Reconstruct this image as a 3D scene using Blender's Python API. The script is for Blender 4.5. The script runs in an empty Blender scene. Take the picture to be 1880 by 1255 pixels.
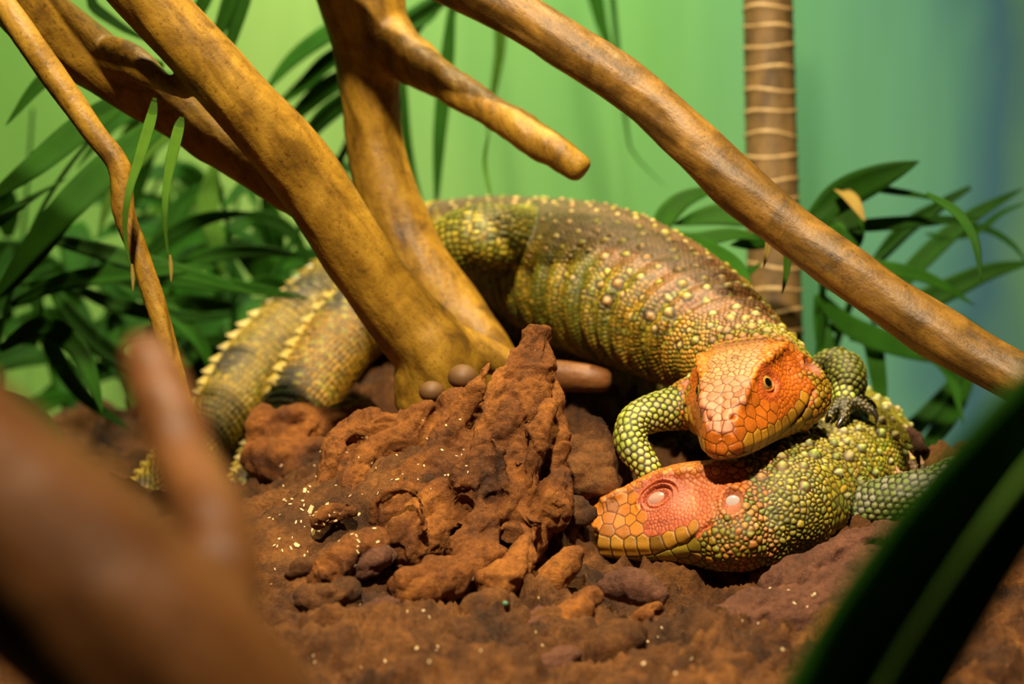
import bpy, bmesh, math, random
import numpy as np
from mathutils import Vector, kdtree

# ------------------------------------------------------------------ camera, world, light
SC = bpy.context.scene
COL = SC.collection
PITCH = math.radians(12.0)
CAM = np.array([0.0, 0.0, 0.33])
FW = np.array([0.0, math.cos(PITCH), -math.sin(PITCH)])
RT = np.array([1.0, 0.0, 0.0])
UPV = np.array([0.0, math.sin(PITCH), math.cos(PITCH)])
LENS = 70.0
FPX = 1880 * LENS / 36.0

def at(px, py, d):
    """photo pixel + distance along the view axis -> world point (metres)"""
    return CAM + d * FW + (px - 940.0) * d / FPX * RT - (py - 627.5) * d / FPX * UPV

cam_d = bpy.data.cameras.new('camera')
cam_d.lens = LENS
cam_d.sensor_width = 36.0
cam_d.clip_start = 0.02
cam_d.dof.use_dof = True
cam_d.dof.focus_distance = 1.02
cam_d.dof.aperture_fstop = 5.6
cam = bpy.data.objects.new('camera', cam_d)
cam.location = CAM
cam.rotation_euler = (math.pi / 2 - PITCH, 0, 0)
COL.objects.link(cam)
SC.camera = cam

SC.view_settings.view_transform = 'Standard'
SC.view_settings.look = 'None'
SC.view_settings.gamma = 1.0
SC.view_settings.use_curve_mapping = False
SC.view_settings.exposure = 1.3

world = bpy.data.worlds.new('world')
SC.world = world
world.use_nodes = True
world.node_tree.nodes['Background'].inputs[0].default_value = (0.30, 0.42, 0.22, 1)
world.node_tree.nodes['Background'].inputs[1].default_value = 0.008

def spot(name, loc, target, energy, color, angle, blend=0.6, radius=0.03):
    l = bpy.data.lights.new(name, 'SPOT')
    l.energy = energy
    l.color = color
    l.spot_size = math.radians(angle)
    l.spot_blend = blend
    l.shadow_soft_size = radius
    o = bpy.data.objects.new(name, l)
    o.location = loc
    o.rotation_euler = (Vector(target) - Vector(loc)).to_track_quat('-Z', 'Y').to_euler()
    COL.objects.link(o)
    return o

# the enclosure's own lamps, in a row under its lid, all well above the picture
spot('basking_lamp_offscreen', (-0.06, 0.36, 1.25), (0.12, 1.00, 0.04), 66.0, (1.0, 0.82, 0.56), 70, 1.0, 0.03)
spot('canopy_lamp_offscreen', (0.14, 1.34, 1.25), (-0.03, 1.12, 0.08), 34.0, (1.0, 0.79, 0.40), 52, 1.0, 0.03)
spot('backdrop_lamp_offscreen', (-0.10, 1.48, 1.25), (-0.06, 2.0, 0.05), 64.0, (1.0, 1.0, 0.74), 75, 1.0, 0.06)

rng = np.random.default_rng(7)
random.seed(7)

# ------------------------------------------------------------------ numpy helpers
def nrm(v):
    v = np.asarray(v, float)
    return v / (np.linalg.norm(v, axis=-1, keepdims=True) + 1e-12)

def sstep(a, b, x):
    t = np.clip((x - a) / (b - a), 0, 1)
    return t * t * (3 - 2 * t)

def mix(a, b, t):
    t = np.asarray(t)[..., None]
    return np.asarray(a) * (1 - t) + np.asarray(b) * t

def _hash(ix, iy, iz, seed):
    h = (ix.astype(np.int64) * 374761393 + iy.astype(np.int64) * 668265263 + iz.astype(np.int64) * 2147483647 + seed * 974634777) & 0xFFFFFFFF
    h = ((h ^ (h >> 13)) * 1274126177) & 0xFFFFFFFF
    h = ((h ^ (h >> 16)) * 2246822519) & 0xFFFFFFFF
    return h ^ (h >> 15)

_G = np.array([[1,1,0],[-1,1,0],[1,-1,0],[-1,-1,0],[1,0,1],[-1,0,1],[1,0,-1],[-1,0,-1],[0,1,1],[0,-1,1],[0,1,-1],[0,-1,-1],[1,1,0],[-1,1,0],[0,-1,1],[0,-1,-1]], float)

def noise(p, seed=0):
    """3D gradient noise, about -1..1"""
    p = np.asarray(p, float)
    i = np.floor(p).astype(np.int64)
    f = p - i
    u = f * f * f * (f * (f * 6 - 15) + 10)
    out = 0
    for dx in (0, 1):
        for dy in (0, 1):
            for dz in (0, 1):
                g = _G[_hash(i[:, 0] + dx, i[:, 1] + dy, i[:, 2] + dz, seed) & 15]
                dot = g[:, 0] * (f[:, 0] - dx) + g[:, 1] * (f[:, 1] - dy) + g[:, 2] * (f[:, 2] - dz)
                w = (u[:, 0] if dx else 1 - u[:, 0]) * (u[:, 1] if dy else 1 - u[:, 1]) * (u[:, 2] if dz else 1 - u[:, 2])
                out = out + dot * w
    return out

def fbm(p, octaves=3, seed=0):
    s, a = 0, 1.0
    for o in range(octaves):
        s = s + a * noise(p * 2 ** o, seed + o)
        a *= 0.5
    return s

def catmull(P, n):
    """smooth curve through rows of P, n samples evenly spaced in length (first three columns)"""
    P = np.asarray(P, float)
    if len(P) == 2:
        t = np.linspace(0, 1, n)[:, None]
        return P[0] * (1 - t) + P[1] * t
    Q = np.vstack([2 * P[0] - P[1], P, 2 * P[-1] - P[-2]])
    out = []
    for k in range(1, len(Q) - 2):
        t = np.linspace(0, 1, 24, endpoint=False)[:, None]
        a, b, c, d = Q[k - 1], Q[k], Q[k + 1], Q[k + 2]
        out.append(0.5 * ((2 * b) + (c - a) * t + (2 * a - 5 * b + 4 * c - d) * t ** 2 + (3 * b - a - 3 * c + d) * t ** 3))
    out.append(P[-1][None])
    out = np.vstack(out)
    L = np.r_[0, np.cumsum(np.linalg.norm(np.diff(out[:, :3], axis=0), axis=1))]
    s = np.linspace(0, L[-1], n)
    return np.stack([np.interp(s, L, out[:, k]) for k in range(out.shape[1])], 1)

class Loft:
    """tube along a spine: rows of (x, y, z, half width, half height)"""
    def __init__(self, rows, up=(0, 0, 1), step=0.004, up2=None, s_turn=(0, 1)):
        rows = np.asarray(rows, float)
        rough = catmull(rows, 200)
        self.length = np.linalg.norm(np.diff(rough[:, :3], axis=0), axis=1).sum()
        n = max(8, int(self.length / step))
        c = catmull(rows, n)
        self.c, self.w, self.h = c[:, :3], np.maximum(c[:, 3], 1e-4), np.maximum(c[:, 4], 1e-4)
        self.s = np.linspace(0, self.length, n)
        T = nrm(np.gradient(self.c, axis=0))
        up = np.asarray(up, float)
        if up2 is not None:
            up = mix(up, np.asarray(up2, float), sstep(s_turn[0], s_turn[1], self.s))
        side = nrm(np.cross(T, np.broadcast_to(up, T.shape)))
        self.T, self.side, self.up = T, side, np.cross(side, T)

    def frame(self, s):
        f = lambda A: np.stack([np.interp(s, self.s, A[:, k]) for k in range(3)], -1)
        return f(self.c), nrm(f(self.side)), nrm(f(self.up)), nrm(f(self.T)), np.interp(s, self.s, self.w), np.interp(s, self.s, self.h)

    def point(self, s, a):
        c, sd, up, T, w, h = self.frame(s)
        return c + (w * np.sin(a))[..., None] * sd + (h * np.cos(a))[..., None] * up

    def mesh(self, nv=24):
        a = np.linspace(0, 2 * math.pi, nv, endpoint=False)
        V = (self.c[:, None] + (self.w[:, None] * np.sin(a))[..., None] * self.side[:, None]
             + (self.h[:, None] * np.cos(a))[..., None] * self.up[:, None])
        # rounded caps
        caps0 = V[0].mean(0) - self.T[0] * min(self.w[0], self.h[0]) * 0.6
        caps1 = V[-1].mean(0) + self.T[-1] * min(self.w[-1], self.h[-1]) * 0.6
        r0 = V[0].mean(0) + (V[0] - V[0].mean(0)) * 0.75 - self.T[0] * min(self.w[0], self.h[0]) * 0.45
        r1 = V[-1].mean(0) + (V[-1] - V[-1].mean(0)) * 0.75 + self.T[-1] * min(self.w[-1], self.h[-1]) * 0.45
        V = np.concatenate([r0[None], V, r1[None]])
        m = len(V)
        faces = []
        for i in range(m - 1):
            for j in range(nv):
                k = (j + 1) % nv
                faces.append((i * nv + j, i * nv + k, (i + 1) * nv + k, (i + 1) * nv + j))
        b = m * nv
        for j in range(nv):
            k = (j + 1) % nv
            faces.append((b, k, j))
            faces.append((b + 1, (m - 1) * nv + j, (m - 1) * nv + k))
        return np.vstack([V.reshape(-1, 3), caps0, caps1]), faces

def ellipsoid(c, r, nu=14, nv=20):
    c, r = np.asarray(c, float), np.asarray(r, float)
    V, F = [], []
    for i in range(1, nu):
        th = math.pi * i / nu
        for j in range(nv):
            ph = 2 * math.pi * j / nv
            V.append((math.sin(th) * math.cos(ph), math.sin(th) * math.sin(ph), math.cos(th)))
    V += [(0, 0, 1), (0, 0, -1)]
    for i in range(nu - 2):
        for j in range(nv):
            k = (j + 1) % nv
            F.append((i * nv + j, (i + 1) * nv + j, (i + 1) * nv + k, i * nv + k))
    b = (nu - 1) * nv
    for j in range(nv):
        k = (j + 1) % nv
        F.append((b, j, k))
        F.append((b + 1, (nu - 2) * nv + k, (nu - 2) * nv + j))
    return np.array(V) * r + c, F

def to_mesh(name, V, F):
    me = bpy.data.meshes.new(name)
    me.from_pydata([tuple(v) for v in V], [], [tuple(f) for f in F])
    me.update()
    return me

def smooth(me):
    me.polygons.foreach_set('use_smooth', np.ones(len(me.polygons), bool))

def fuse(pieces, voxel, iters=4):
    """one continuous surface out of overlapping closed pieces"""
    V, F, b = [], [], 0
    for v, f in pieces:
        V.append(v)
        F += [tuple(i + b for i in q) for q in f]
        b += len(v)
    me = to_mesh('fuse', np.vstack(V), F)
    ob = bpy.data.objects.new('fuse', me)
    COL.objects.link(ob)
    m = ob.modifiers.new('r', 'REMESH')
    m.mode = 'VOXEL'
    m.voxel_size = voxel
    s = ob.modifiers.new('s', 'SMOOTH')
    s.factor = 0.5
    s.iterations = iters
    dg = bpy.context.evaluated_depsgraph_get()
    out = bpy.data.meshes.new_from_object(ob.evaluated_get(dg))
    bpy.data.objects.remove(ob)
    bpy.data.meshes.remove(me)
    smooth(out)
    return out

def get_co(me):
    a = np.empty(len(me.vertices) * 3)
    me.vertices.foreach_get('co', a)
    return a.reshape(-1, 3)

def get_no(me):
    a = np.empty(len(me.vertices) * 3)
    me.vertices.foreach_get('normal', a)
    return a.reshape(-1, 3)

def set_co(me, co):
    me.vertices.foreach_set('co', np.ascontiguousarray(co, float).ravel())
    me.update()

def set_col(me, col, name='Col'):
    at_ = me.color_attributes.new(name, 'FLOAT_COLOR', 'POINT')
    c = np.ones((len(me.vertices), 4))
    c[:, :col.shape[1]] = col
    at_.data.foreach_set('color', c.ravel())

def obj(name, me, mat, parent=None):
    o = bpy.data.objects.new(name, me)
    COL.objects.link(o)
    if mat and not me.materials:
        me.materials.append(mat)
    if parent:
        o.parent = parent
        o.matrix_parent_inverse = parent.matrix_world.inverted()
    return o

def tag(o, label, cat=None, group=None, kind=None):
    if label: o['label'] = label
    if cat: o['category'] = cat
    if group: o['group'] = group
    if kind: o['kind'] = kind
    return o

def empty(name, loc):
    o = bpy.data.objects.new(name, None)
    o.empty_display_size = 0.02
    o.location = loc
    COL.objects.link(o)
    bpy.context.view_layer.update()
    return o

# ------------------------------------------------------------------ materials
class Nt:
    def __init__(self, name):
        self.m = bpy.data.materials.new(name)
        self.m.use_nodes = True
        self.t = self.m.node_tree
        self.b = self.t.nodes['Principled BSDF']
        self.out = self.t.nodes['Material Output']
    def n(self, kind, **kw):
        x = self.t.nodes.new('ShaderNode' + kind)
        for k, v in kw.items():
            if k in x.inputs: x.inputs[k].default_value = v
            else: setattr(x, k, v)
        return x
    def l(self, a, b):
        self.t.links.new(a, b)
    def noise(self, scale, detail=4, rough=0.55, vec=None, dist=0.0):
        x = self.n('TexNoise', Scale=scale, Detail=detail, Roughness=rough, Distortion=dist)
        if vec is not None: self.l(vec, x.inputs['Vector'])
        return x
    def ramp(self, fac, stops):
        r = self.n('ValToRGB')
        e = r.color_ramp.elements
        while len(e) < len(stops): e.new(0.5)
        for k, (p, c) in enumerate(stops):
            e[k].position = p
            e[k].color = (*c, 1)
        self.l(fac, r.inputs[0])
        return r
    def mixc(self, a, b, fac, mode='MIX'):
        x = self.n('MixRGB', blend_type=mode)
        for k, v in ((1, a), (2, b), (0, fac)):
            if hasattr(v, 'links'): self.l(v, x.inputs[k])
            elif isinstance(v, (tuple, list)): x.inputs[k].default_value = (*v, 1)
            else: x.inputs[k].default_value = v
        return x.outputs[0]
    def bump(self, h, dist, strength=1.0, prev=None):
        x = self.n('Bump', Strength=strength, Distance=dist)
        self.l(h, x.inputs['Height'])
        if prev: self.l(prev, x.inputs['Normal'])
        return x.outputs[0]
    def objco(self, scale=(1, 1, 1), rot=(0, 0, 0)):
        tc = self.n('TexCoord')
        mp = self.n('Mapping')
        mp.inputs['Scale'].default_value = scale
        mp.inputs['Rotation'].default_value = rot
        self.l(tc.outputs['Object'], mp.inputs['Vector'])
        return mp.outputs[0]
    def base(self, c): self.l(c, self.b.inputs['Base Color'])
    def rough(self, v): self.b.inputs['Roughness'].default_value = v

def mat_plain(name, col, rough=0.5, spec=0.5, var=0.25, scale=300):
    t = Nt(name)
    n = t.noise(scale)
    c = t.ramp(n.outputs[0], [(0.3, tuple(x * (1 - var) for x in col)), (0.7, tuple(min(1, x * (1 + var)) for x in col))])
    t.base(c.outputs[0])
    t.rough(rough)
    t.b.inputs['Specular IOR Level'].default_value = spec
    return t.m

def mat_skin():
    t = Nt('lizard_skin')
    a = t.n('Attribute', attribute_name='Col')
    n = t.noise(420, 4)
    v = t.ramp(n.outputs[0], [(0.28, (0.66, 0.62, 0.58)), (0.66, (1.12, 1.1, 1.05))])
    t.base(t.mixc(a.outputs[0], v.outputs[0], 1.0, 'MULTIPLY'))
    n2 = t.noise(1500, 3)
    t.l(t.bump(n2.outputs[0], 0.0004, 0.45), t.b.inputs['Normal'])
    t.rough(0.28)
    t.b.inputs['Specular IOR Level'].default_value = 0.6
    return t.m

def mat_wood(name, cols, streak=(14, 14, 14), dark=0.45, rough=0.5):
    """smooth barkless driftwood: ochre with brown stains, flecks and grain"""
    t = Nt(name)
    v = t.objco(streak)
    n = t.noise(3.2, 6, 0.6, v, 0.6)
    c = t.ramp(n.outputs[0], [(0.28, cols[0]), (0.48, cols[1]), (0.72, cols[2])])
    v2 = t.objco()
    gr = t.n('Attribute', attribute_name='Grain')
    n2 = t.noise(75, 6, 0.68, gr.outputs['Vector'])
    st = t.ramp(n2.outputs[0], [(0.36, (dark, dark * 0.9, dark * 0.8)), (0.52, (1, 1, 1))])
    n3 = t.noise(420, 3, 0.6, v2)
    sp = t.ramp(n3.outputs[0], [(0.30, (0.45, 0.40, 0.35)), (0.42, (1, 1, 1))])
    k = t.mixc(c.outputs[0], st.outputs[0], 0.8, 'MULTIPLY')
    t.base(t.mixc(k, sp.outputs[0], 0.8, 'MULTIPLY'))
    b = t.bump(n2.outputs[0], 0.0016, 0.6)
    t.l(t.bump(n3.outputs[0], 0.0006, 0.5, b), t.b.inputs['Normal'])
    t.rough(rough)
    t.b.inputs['Specular IOR Level'].default_value = 0.4
    return t.m

def mat_rock(name, cols):
    t = Nt(name)
    v = t.objco()
    n = t.noise(26, 7, 0.62, v, 0.4)
    c = t.ramp(n.outputs[0], [(0.30, cols[0]), (0.48, cols[1]), (0.68, cols[2])])
    n2 = t.noise(330, 6, 0.7, v)
    g = t.ramp(n2.outputs[0], [(0.32, (0.5, 0.46, 0.42)), (0.62, (1.1, 1.1, 1.1))])
    n3 = t.noise(1400, 2, 0.5, v)
    gl = t.ramp(n3.outputs[0], [(0.70, (0, 0, 0)), (0.76, (0.5, 0.4, 0.22))])
    k = t.mixc(c.outputs[0], g.outputs[0], 0.85, 'MULTIPLY')
    t.base(t.mixc(k, gl.outputs[0], 0.6, 'ADD'))
    b = t.bump(n2.outputs[0], 0.003, 0.9)
    t.l(t.bump(n3.outputs[0], 0.0007, 0.5, b), t.b.inputs['Normal'])
    t.rough(0.78)
    t.b.inputs['Specular IOR Level'].default_value = 0.3
    return t.m

def mat_leaf(name, c0, c1, trans=0.45, rough=0.5, spec=0.2):
    t = Nt(name)
    uv = t.n('UVMap')
    sep = t.n('SeparateXYZ')
    t.l(uv.outputs[0], sep.inputs[0])
    w = t.n('TexWave', Scale=7.0, Distortion=0.6)
    w.bands_direction = 'X'
    t.l(uv.outputs[0], w.inputs['Vector'])
    n = t.noise(40, 3, 0.5, t.objco())
    f = t.mixc(w.outputs[0], n.outputs[0], 0.6)
    c = t.ramp(f, [(0.25, c0), (0.75, c1)])
    t.base(c.outputs[0])
    t.rough(rough)
    t.b.inputs['Specular IOR Level'].default_value = spec
    t.l(t.bump(w.outputs[0], 0.0004, 0.5), t.b.inputs['Normal'])
    tr = t.n('BsdfTranslucent')
    t.l(t.mixc(c.outputs[0], (1.0, 1.0, 0.35), 0.5, 'MULTIPLY'), tr.inputs[0])
    mx = t.n('MixShader')
    mx.inputs[0].default_value = trans
    t.l(t.b.outputs[0], mx.inputs[1])
    t.l(tr.outputs[0], mx.inputs[2])
    t.l(mx.outputs[0], t.out.inputs[0])
    return t.m

M_SKIN = mat_skin()
M_WOOD = mat_wood('driftwood_ochre', [(0.085, 0.040, 0.005), (0.28, 0.145, 0.010), (0.44, 0.25, 0.024)])
M_WOOD2 = mat_wood('driftwood_mottled', [(0.035, 0.018, 0.004), (0.16, 0.078, 0.008), (0.34, 0.175, 0.028)], (12, 12, 12), 0.32)
M_WOODF = mat_wood('driftwood_russet', [(0.10, 0.036, 0.010), (0.20, 0.075, 0.018), (0.27, 0.11, 0.03)], (8, 8, 8), 0.6)
M_ROCK = mat_rock('rust_rock', [(0.050, 0.015, 0.003), (0.21, 0.068, 0.009), (0.40, 0.145, 0.020)])
M_SOIL = mat_rock('brown_soil', [(0.025, 0.009, 0.003), (0.115, 0.042, 0.008), (0.25, 0.096, 0.018)])
M_DARKROCK = mat_rock('dark_rock', [(0.03, 0.012, 0.006), (0.07, 0.028, 0.014), (0.11, 0.045, 0.022)])
M_RIDGE = mat_rock('mauve_rock', [(0.05, 0.020, 0.010), (0.13, 0.050, 0.026), (0.22, 0.088, 0.045)])
M_PEBBLE = mat_plain('pebble', (0.13, 0.062, 0.02), 0.6, 0.4, 0.5, 160)
M_LEAF = mat_leaf('palm_leaf', (0.020, 0.085, 0.007), (0.045, 0.18, 0.012), 0.4, 0.5, 0.12)
M_LEAFD = M_LEAF
M_LEAFY = mat_leaf('palm_leaf_young', (0.06, 0.16, 0.012), (0.12, 0.27, 0.025), 0.45, 0.5, 0.15)
M_LEAFTIP = mat_leaf('dry_leaf', (0.40, 0.26, 0.05), (0.60, 0.44, 0.12), 0.4)
M_CLAW = mat_plain('claw', (0.022, 0.014, 0.010), 0.3, 0.6)
M_CLAWP = mat_plain('claw_pale', (0.50, 0.30, 0.16), 0.35, 0.5)
M_CREST = mat_plain('crest_scale', (0.40, 0.29, 0.05), 0.4, 0.5)
M_CHIP = mat_plain('wood_chip', (0.68, 0.50, 0.26), 0.6, 0.3)

# ------------------------------------------------------------------ setting: backdrop wall and ground
def backdrop():
    t = Nt('painted_backdrop')
    v = t.objco()
    n = t.noise(2.4, 3, 0.5, v, 0.5)
    sep = t.n('SeparateXYZ')
    t.l(v, sep.inputs[0])
    ad = t.n('Math', operation='MULTIPLY_ADD')
    t.l(n.outputs[0], ad.inputs[0]); ad.inputs[1].default_value = 0.34
    t.l(sep.outputs[0], ad.inputs[2])
    mr = t.n('MapRange')
    mr.inputs['From Min'].default_value = -0.38
    mr.inputs['From Max'].default_value = 1.02
    t.l(ad.outputs[0], mr.inputs[0])
    c = t.ramp(mr.outputs[0], [(0.0, (0.20, 0.40, 0.07)), (0.20, (0.30, 0.46, 0.11)), (0.36, (0.22, 0.42, 0.11)),
                               (0.50, (0.16, 0.38, 0.10)), (0.61, (0.13, 0.34, 0.16)), (0.67, (0.10, 0.28, 0.20)),
                               (0.71, (0.04, 0.13, 0.19)), (0.76, (0.14, 0.30, 0.12)), (1.0, (0.12, 0.32, 0.16))])
    vs = t.objco((9, 1, 0.7), (0, 0.35, 0))
    n2 = t.noise(1.5, 4, 0.55, vs, 0.3)
    st = t.ramp(n2.outputs[0], [(0.35, (0.78, 0.88, 0.80)), (0.65, (1.05, 1.05, 1.0))])
    t.base(t.mixc(c.outputs[0], st.outputs[0], 0.75, 'MULTIPLY'))
    t.rough(0.6)
    V, F = [], []
    nx = 120
    for i in range(nx + 1):
        a = math.radians(-78 + 156 * i / nx)
        x, y = 1.25 * math.sin(a), 0.95 + 1.05 * math.cos(a) ** 0.8
        V += [(x, y, -0.32), (x, y, 1.5)]
    for i in range(nx):
        F.append((2 * i, 2 * i + 2, 2 * i + 3, 2 * i + 1))
    o = obj('wall_back', to_mesh('wall_back', V, F), t.m)
    s = o.modifiers.new('thick', 'SOLIDIFY'); s.thickness = 0.02; s.offset = 1
    tag(o, 'curved green and blue painted backdrop wall', kind='structure')
backdrop()

def ground_z(x, y):
    z = 0.014 + 0 * x
    z = z + 0.030 * np.exp(-(((x + 0.02) / 0.16) ** 2 + ((y - 1.30) / 0.16) ** 2))
    z = z + 0.036 * np.exp(-(((x + 0.045) / 0.075) ** 2 + ((y - 1.02) / 0.075) ** 2))
    z = z + 0.014 * np.exp(-(((x - 0.20) / 0.07) ** 2 + ((y - 0.99) / 0.05) ** 2))
    z = z - 0.024 * np.exp(-(((x - 0.10) / 0.10) ** 2 + ((y - 0.94) / 0.055) ** 2))
    z = z - 0.055 * sstep(1.05, 1.2, y) * sstep(-0.09, -0.17, x)
    edge = 1.12 + 0.36 * sstep(0.13, 0.02, x)
    z = z - 0.26 * sstep(0, 0.22, y - edge)
    z = z - 0.26 * sstep(0.42, 0.6, np.abs(x))
    return z

def worley(p, seed=0):
    """distance to the nearest of one random point per unit cell, and that point's own random number"""
    i = np.floor(p).astype(np.int64)
    f = p - i
    best = np.full(len(p), 9.0); rid = np.zeros(len(p))
    for dx in (-1, 0, 1):
        for dy in (-1, 0, 1):
            for dz in (-1, 0, 1):
                h = _hash(i[:, 0] + dx, i[:, 1] + dy, i[:, 2] + dz, seed)
                o = np.stack([(h & 1023) / 1023.0, ((h >> 10) & 1023) / 1023.0, ((h >> 20) & 1023) / 1023.0], 1)
                d = ((o + (dx, dy, dz) - f) ** 2).sum(1)
                m = d < best
                best[m] = d[m]; rid[m] = ((h[m] >> 5) & 255) / 255.0
    return np.sqrt(best), rid

def lumps(p, amp, seed=0, stretch=None):
    """rounded nodules with dark creases and pits between them"""
    wp = p + 0.007 * np.stack([noise(p * 45, seed + 11), noise(p * 45, seed + 12), noise(p * 45, seed + 13)], 1)
    q = wp if stretch is None else wp @ stretch
    d1, r1 = worley(q * 34, seed)
    d2, r2 = worley(wp * 84, seed + 1)
    a = np.sqrt(np.clip(1 - (d1 / 0.85) ** 2, 0, 1)) * (0.35 + 0.9 * r1)
    b = np.sqrt(np.clip(1 - (d2 / 0.85) ** 2, 0, 1)) * (0.2 + 0.8 * r2)
    c = np.abs(noise(q * 100, seed + 2)) / 0.55
    e = np.abs(noise(wp * 240, seed + 4)) / 0.55
    big = noise(q * 15, seed + 7)
    pit = np.minimum(0, noise(q * 40, seed + 5) + 0.22) * 2.0 + np.minimum(0, noise(wp * 105, seed + 6) + 0.26) * 0.9
    return amp * (0.85 * a + 0.34 * b + 0.26 * c + 0.12 * e + 0.7 * big + pit - 0.75)

def stretch_mat(direction, k):
    """scales coordinates along a direction by k (k<1 draws features out along it)"""
    d = nrm(direction)
    return np.eye(3) + (k - 1) * np.outer(d, d)

def ground():
    def axis(lo, hi, f0, f1, fine, coarse):
        xs = [lo]
        while xs[-1] < hi:
            x = xs[-1]
            out = max(f0 - x, x - f1, 0)
            xs.append(x + fine + min(out * 0.08, coarse - fine))
        return np.array(xs)
    X = axis(-0.62, 0.62, -0.17, 0.24, 0.0014, 0.008)
    Y = axis(0.45, 1.8, 0.78, 1.12, 0.0014, 0.008)
    gx, gy = np.meshgrid(X, Y, indexing='ij')
    x, y = gx.ravel(), gy.ravel()
    z = ground_z(x, y)
    p = np.stack([x, y, z * 0.5], 1)
    st = stretch_mat((0.85, 0.5, 0), 0.6)
    n = lumps(p, 0.020, 3, st)
    strata = noise((p @ stretch_mat((0.8, 0.6, 0), 0.22)) * 34, 40)
    n = n + 0.006 * strata * sstep(1.02, 0.92, y)
    calm = 1 - 0.65 * np.exp(-(((x + 0.11) / 0.05) ** 2 + ((y - 0.98) / 0.09) ** 2))
    z = z + n * calm
    V = np.stack([x, y, z], 1)
    nx, ny = len(X), len(Y)
    i, j = np.meshgrid(np.arange(nx - 1), np.arange(ny - 1), indexing='ij')
    a = (i * ny + j).ravel()
    F = np.stack([a, a + ny, a + ny + 1, a + 1], 1)
    me = bpy.data.meshes.new('floor')
    me.vertices.add(len(V)); me.vertices.foreach_set('co', V.ravel())
    me.loops.add(F.size); me.loops.foreach_set('vertex_index', F.ravel())
    me.polygons.add(len(F)); me.polygons.foreach_set('loop_start', np.arange(0, F.size, 4))
    me.update(calc_edges=True)
    smooth(me)
    o = obj('floor', me, M_SOIL)
    tag(o, 'knobbly brown earth and rock ground of the enclosure', kind='structure')
    V = [(-1.6, -0.2, -0.26), (1.6, -0.2, -0.26), (1.6, 2.4, -0.26), (-1.6, 2.4, -0.26)]
    V += [(a, b, -0.30) for a, b, c in V]
    F = [(0, 1, 2, 3), (7, 6, 5, 4), (0, 4, 5, 1), (1, 5, 6, 2), (2, 6, 7, 3), (3, 7, 4, 0)]
    o = obj('floor_base', to_mesh('floor_base', V, F), M_SOIL)
    tag(o, 'flat dark soil floor below the mound', kind='structure')
ground()

# ------------------------------------------------------------------ rocks
def pl(rows, up=(0.3, -1, 0.2), flat=1.0):
    """rows of (px, py, depth, radius px) -> loft"""
    out = []
    for px, py, d, r in rows:
        rm = r * d / FPX
        out.append((*at(px, py, d), rm, rm * flat))
    return Loft(out, up)

def rock(name, label, lofts, amp, seed, mat, voxel=0.0016, stretch=None, blobs=(), cat='rock', group=None):
    pieces = [pl(r).mesh(18) for r in lofts]
    for px, py, d, r in blobs:
        rm = r * d / FPX
        pieces.append(ellipsoid(at(px, py, d), (rm, rm, rm * 0.85)))
    me = fuse(pieces, voxel, 2)
    co, no = get_co(me), get_no(me)
    set_co(me, co + no * lumps(co, amp, seed, stretch)[:, None])
    o = obj(name, me, mat)
    tag(o, label, cat, group)
    return o

FL = stretch_mat((0.45, 0.05, 0.85), 0.42)
rock('rock_spire', 'tall knobbly orange-brown rock spire rising from a fluted mound', [
    [(980, 640, 1.048, 34), (965, 720, 1.045, 56), (945, 800, 1.045, 80), (925, 880, 1.04, 100), (900, 970, 1.03, 120)],
    [(870, 760, 1.065, 40), (790, 830, 1.065, 66), (700, 860, 1.07, 60), (640, 880, 1.065, 44)],
    [(880, 850, 1.04, 70), (810, 910, 1.03, 80), (720, 950, 1.02, 64)],
    [(986, 612, 1.04, 32), (976, 660, 1.037, 42), (958, 730, 1.03, 48), (940, 800, 1.02, 52), (935, 870, 1.015, 58), (940, 940, 1.0, 60), (950, 1010, 0.995, 50)],
    [(902, 662, 1.045, 13), (880, 700, 1.042, 17), (850, 750, 1.04, 22), (820, 800, 1.035, 30), (785, 860, 1.03, 40), (740, 930, 1.02, 50)],
    [(1003, 628, 1.04, 12), (1008, 700, 1.035, 16), (1014, 780, 1.03, 22), (1018, 860, 1.02, 28), (1004, 940, 1.0, 40)],
    [(942, 640, 1.037, 9), (918, 700, 1.025, 18), (900, 760, 1.015, 26), (882, 830, 1.005, 34), (862, 910, 0.995, 46)],
    [(1012, 742, 1.015, 6), (990, 780, 1.005, 17), (976, 840, 1.0, 24), (975, 900, 0.995, 24)],
    [(905, 800, 1.0, 8), (918, 840, 0.995, 16), (925, 900, 0.99, 22)],
    [(850, 728, 1.06, 14), (770, 778, 1.07, 24), (690, 785, 1.075, 28), (625, 805, 1.07, 26), (604, 850, 1.06, 26), (590, 890, 1.055, 22)],
    [(790, 750, 1.06, 14), (740, 800, 1.055, 24), (690, 830, 1.05, 30), (650, 880, 1.04, 36), (630, 940, 1.03, 30)],
    [(840, 800, 1.04, 30), (790, 860, 1.03, 44), (720, 900, 1.03, 40)],
    [(860, 900, 1.01, 50), (800, 960, 1.0, 56), (740, 1010, 0.985, 50)],
    [(900, 960, 0.985, 50), (840, 1020, 0.97, 46)],
    [(686, 955, 0.985, 9), (692, 920, 0.982, 11), (722, 897, 0.98, 11), (758, 902, 0.978, 11), (778, 935, 0.978, 14), (785, 975, 0.975, 18)],
    [(640, 930, 1.01, 26), (590, 960, 1.0, 22)],
    [(900, 1010, 0.97, 34), (830, 1060, 0.955, 36), (740, 1070, 0.95, 34)],
    [(700, 1000, 0.98, 34), (640, 1030, 0.965, 30), (590, 1060, 0.955, 24)],
    [(980, 960, 0.985, 30), (960, 1030, 0.965, 30), (900, 1080, 0.945, 30)],
], 0.0066, 21, M_ROCK, 0.0012, FL)
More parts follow.
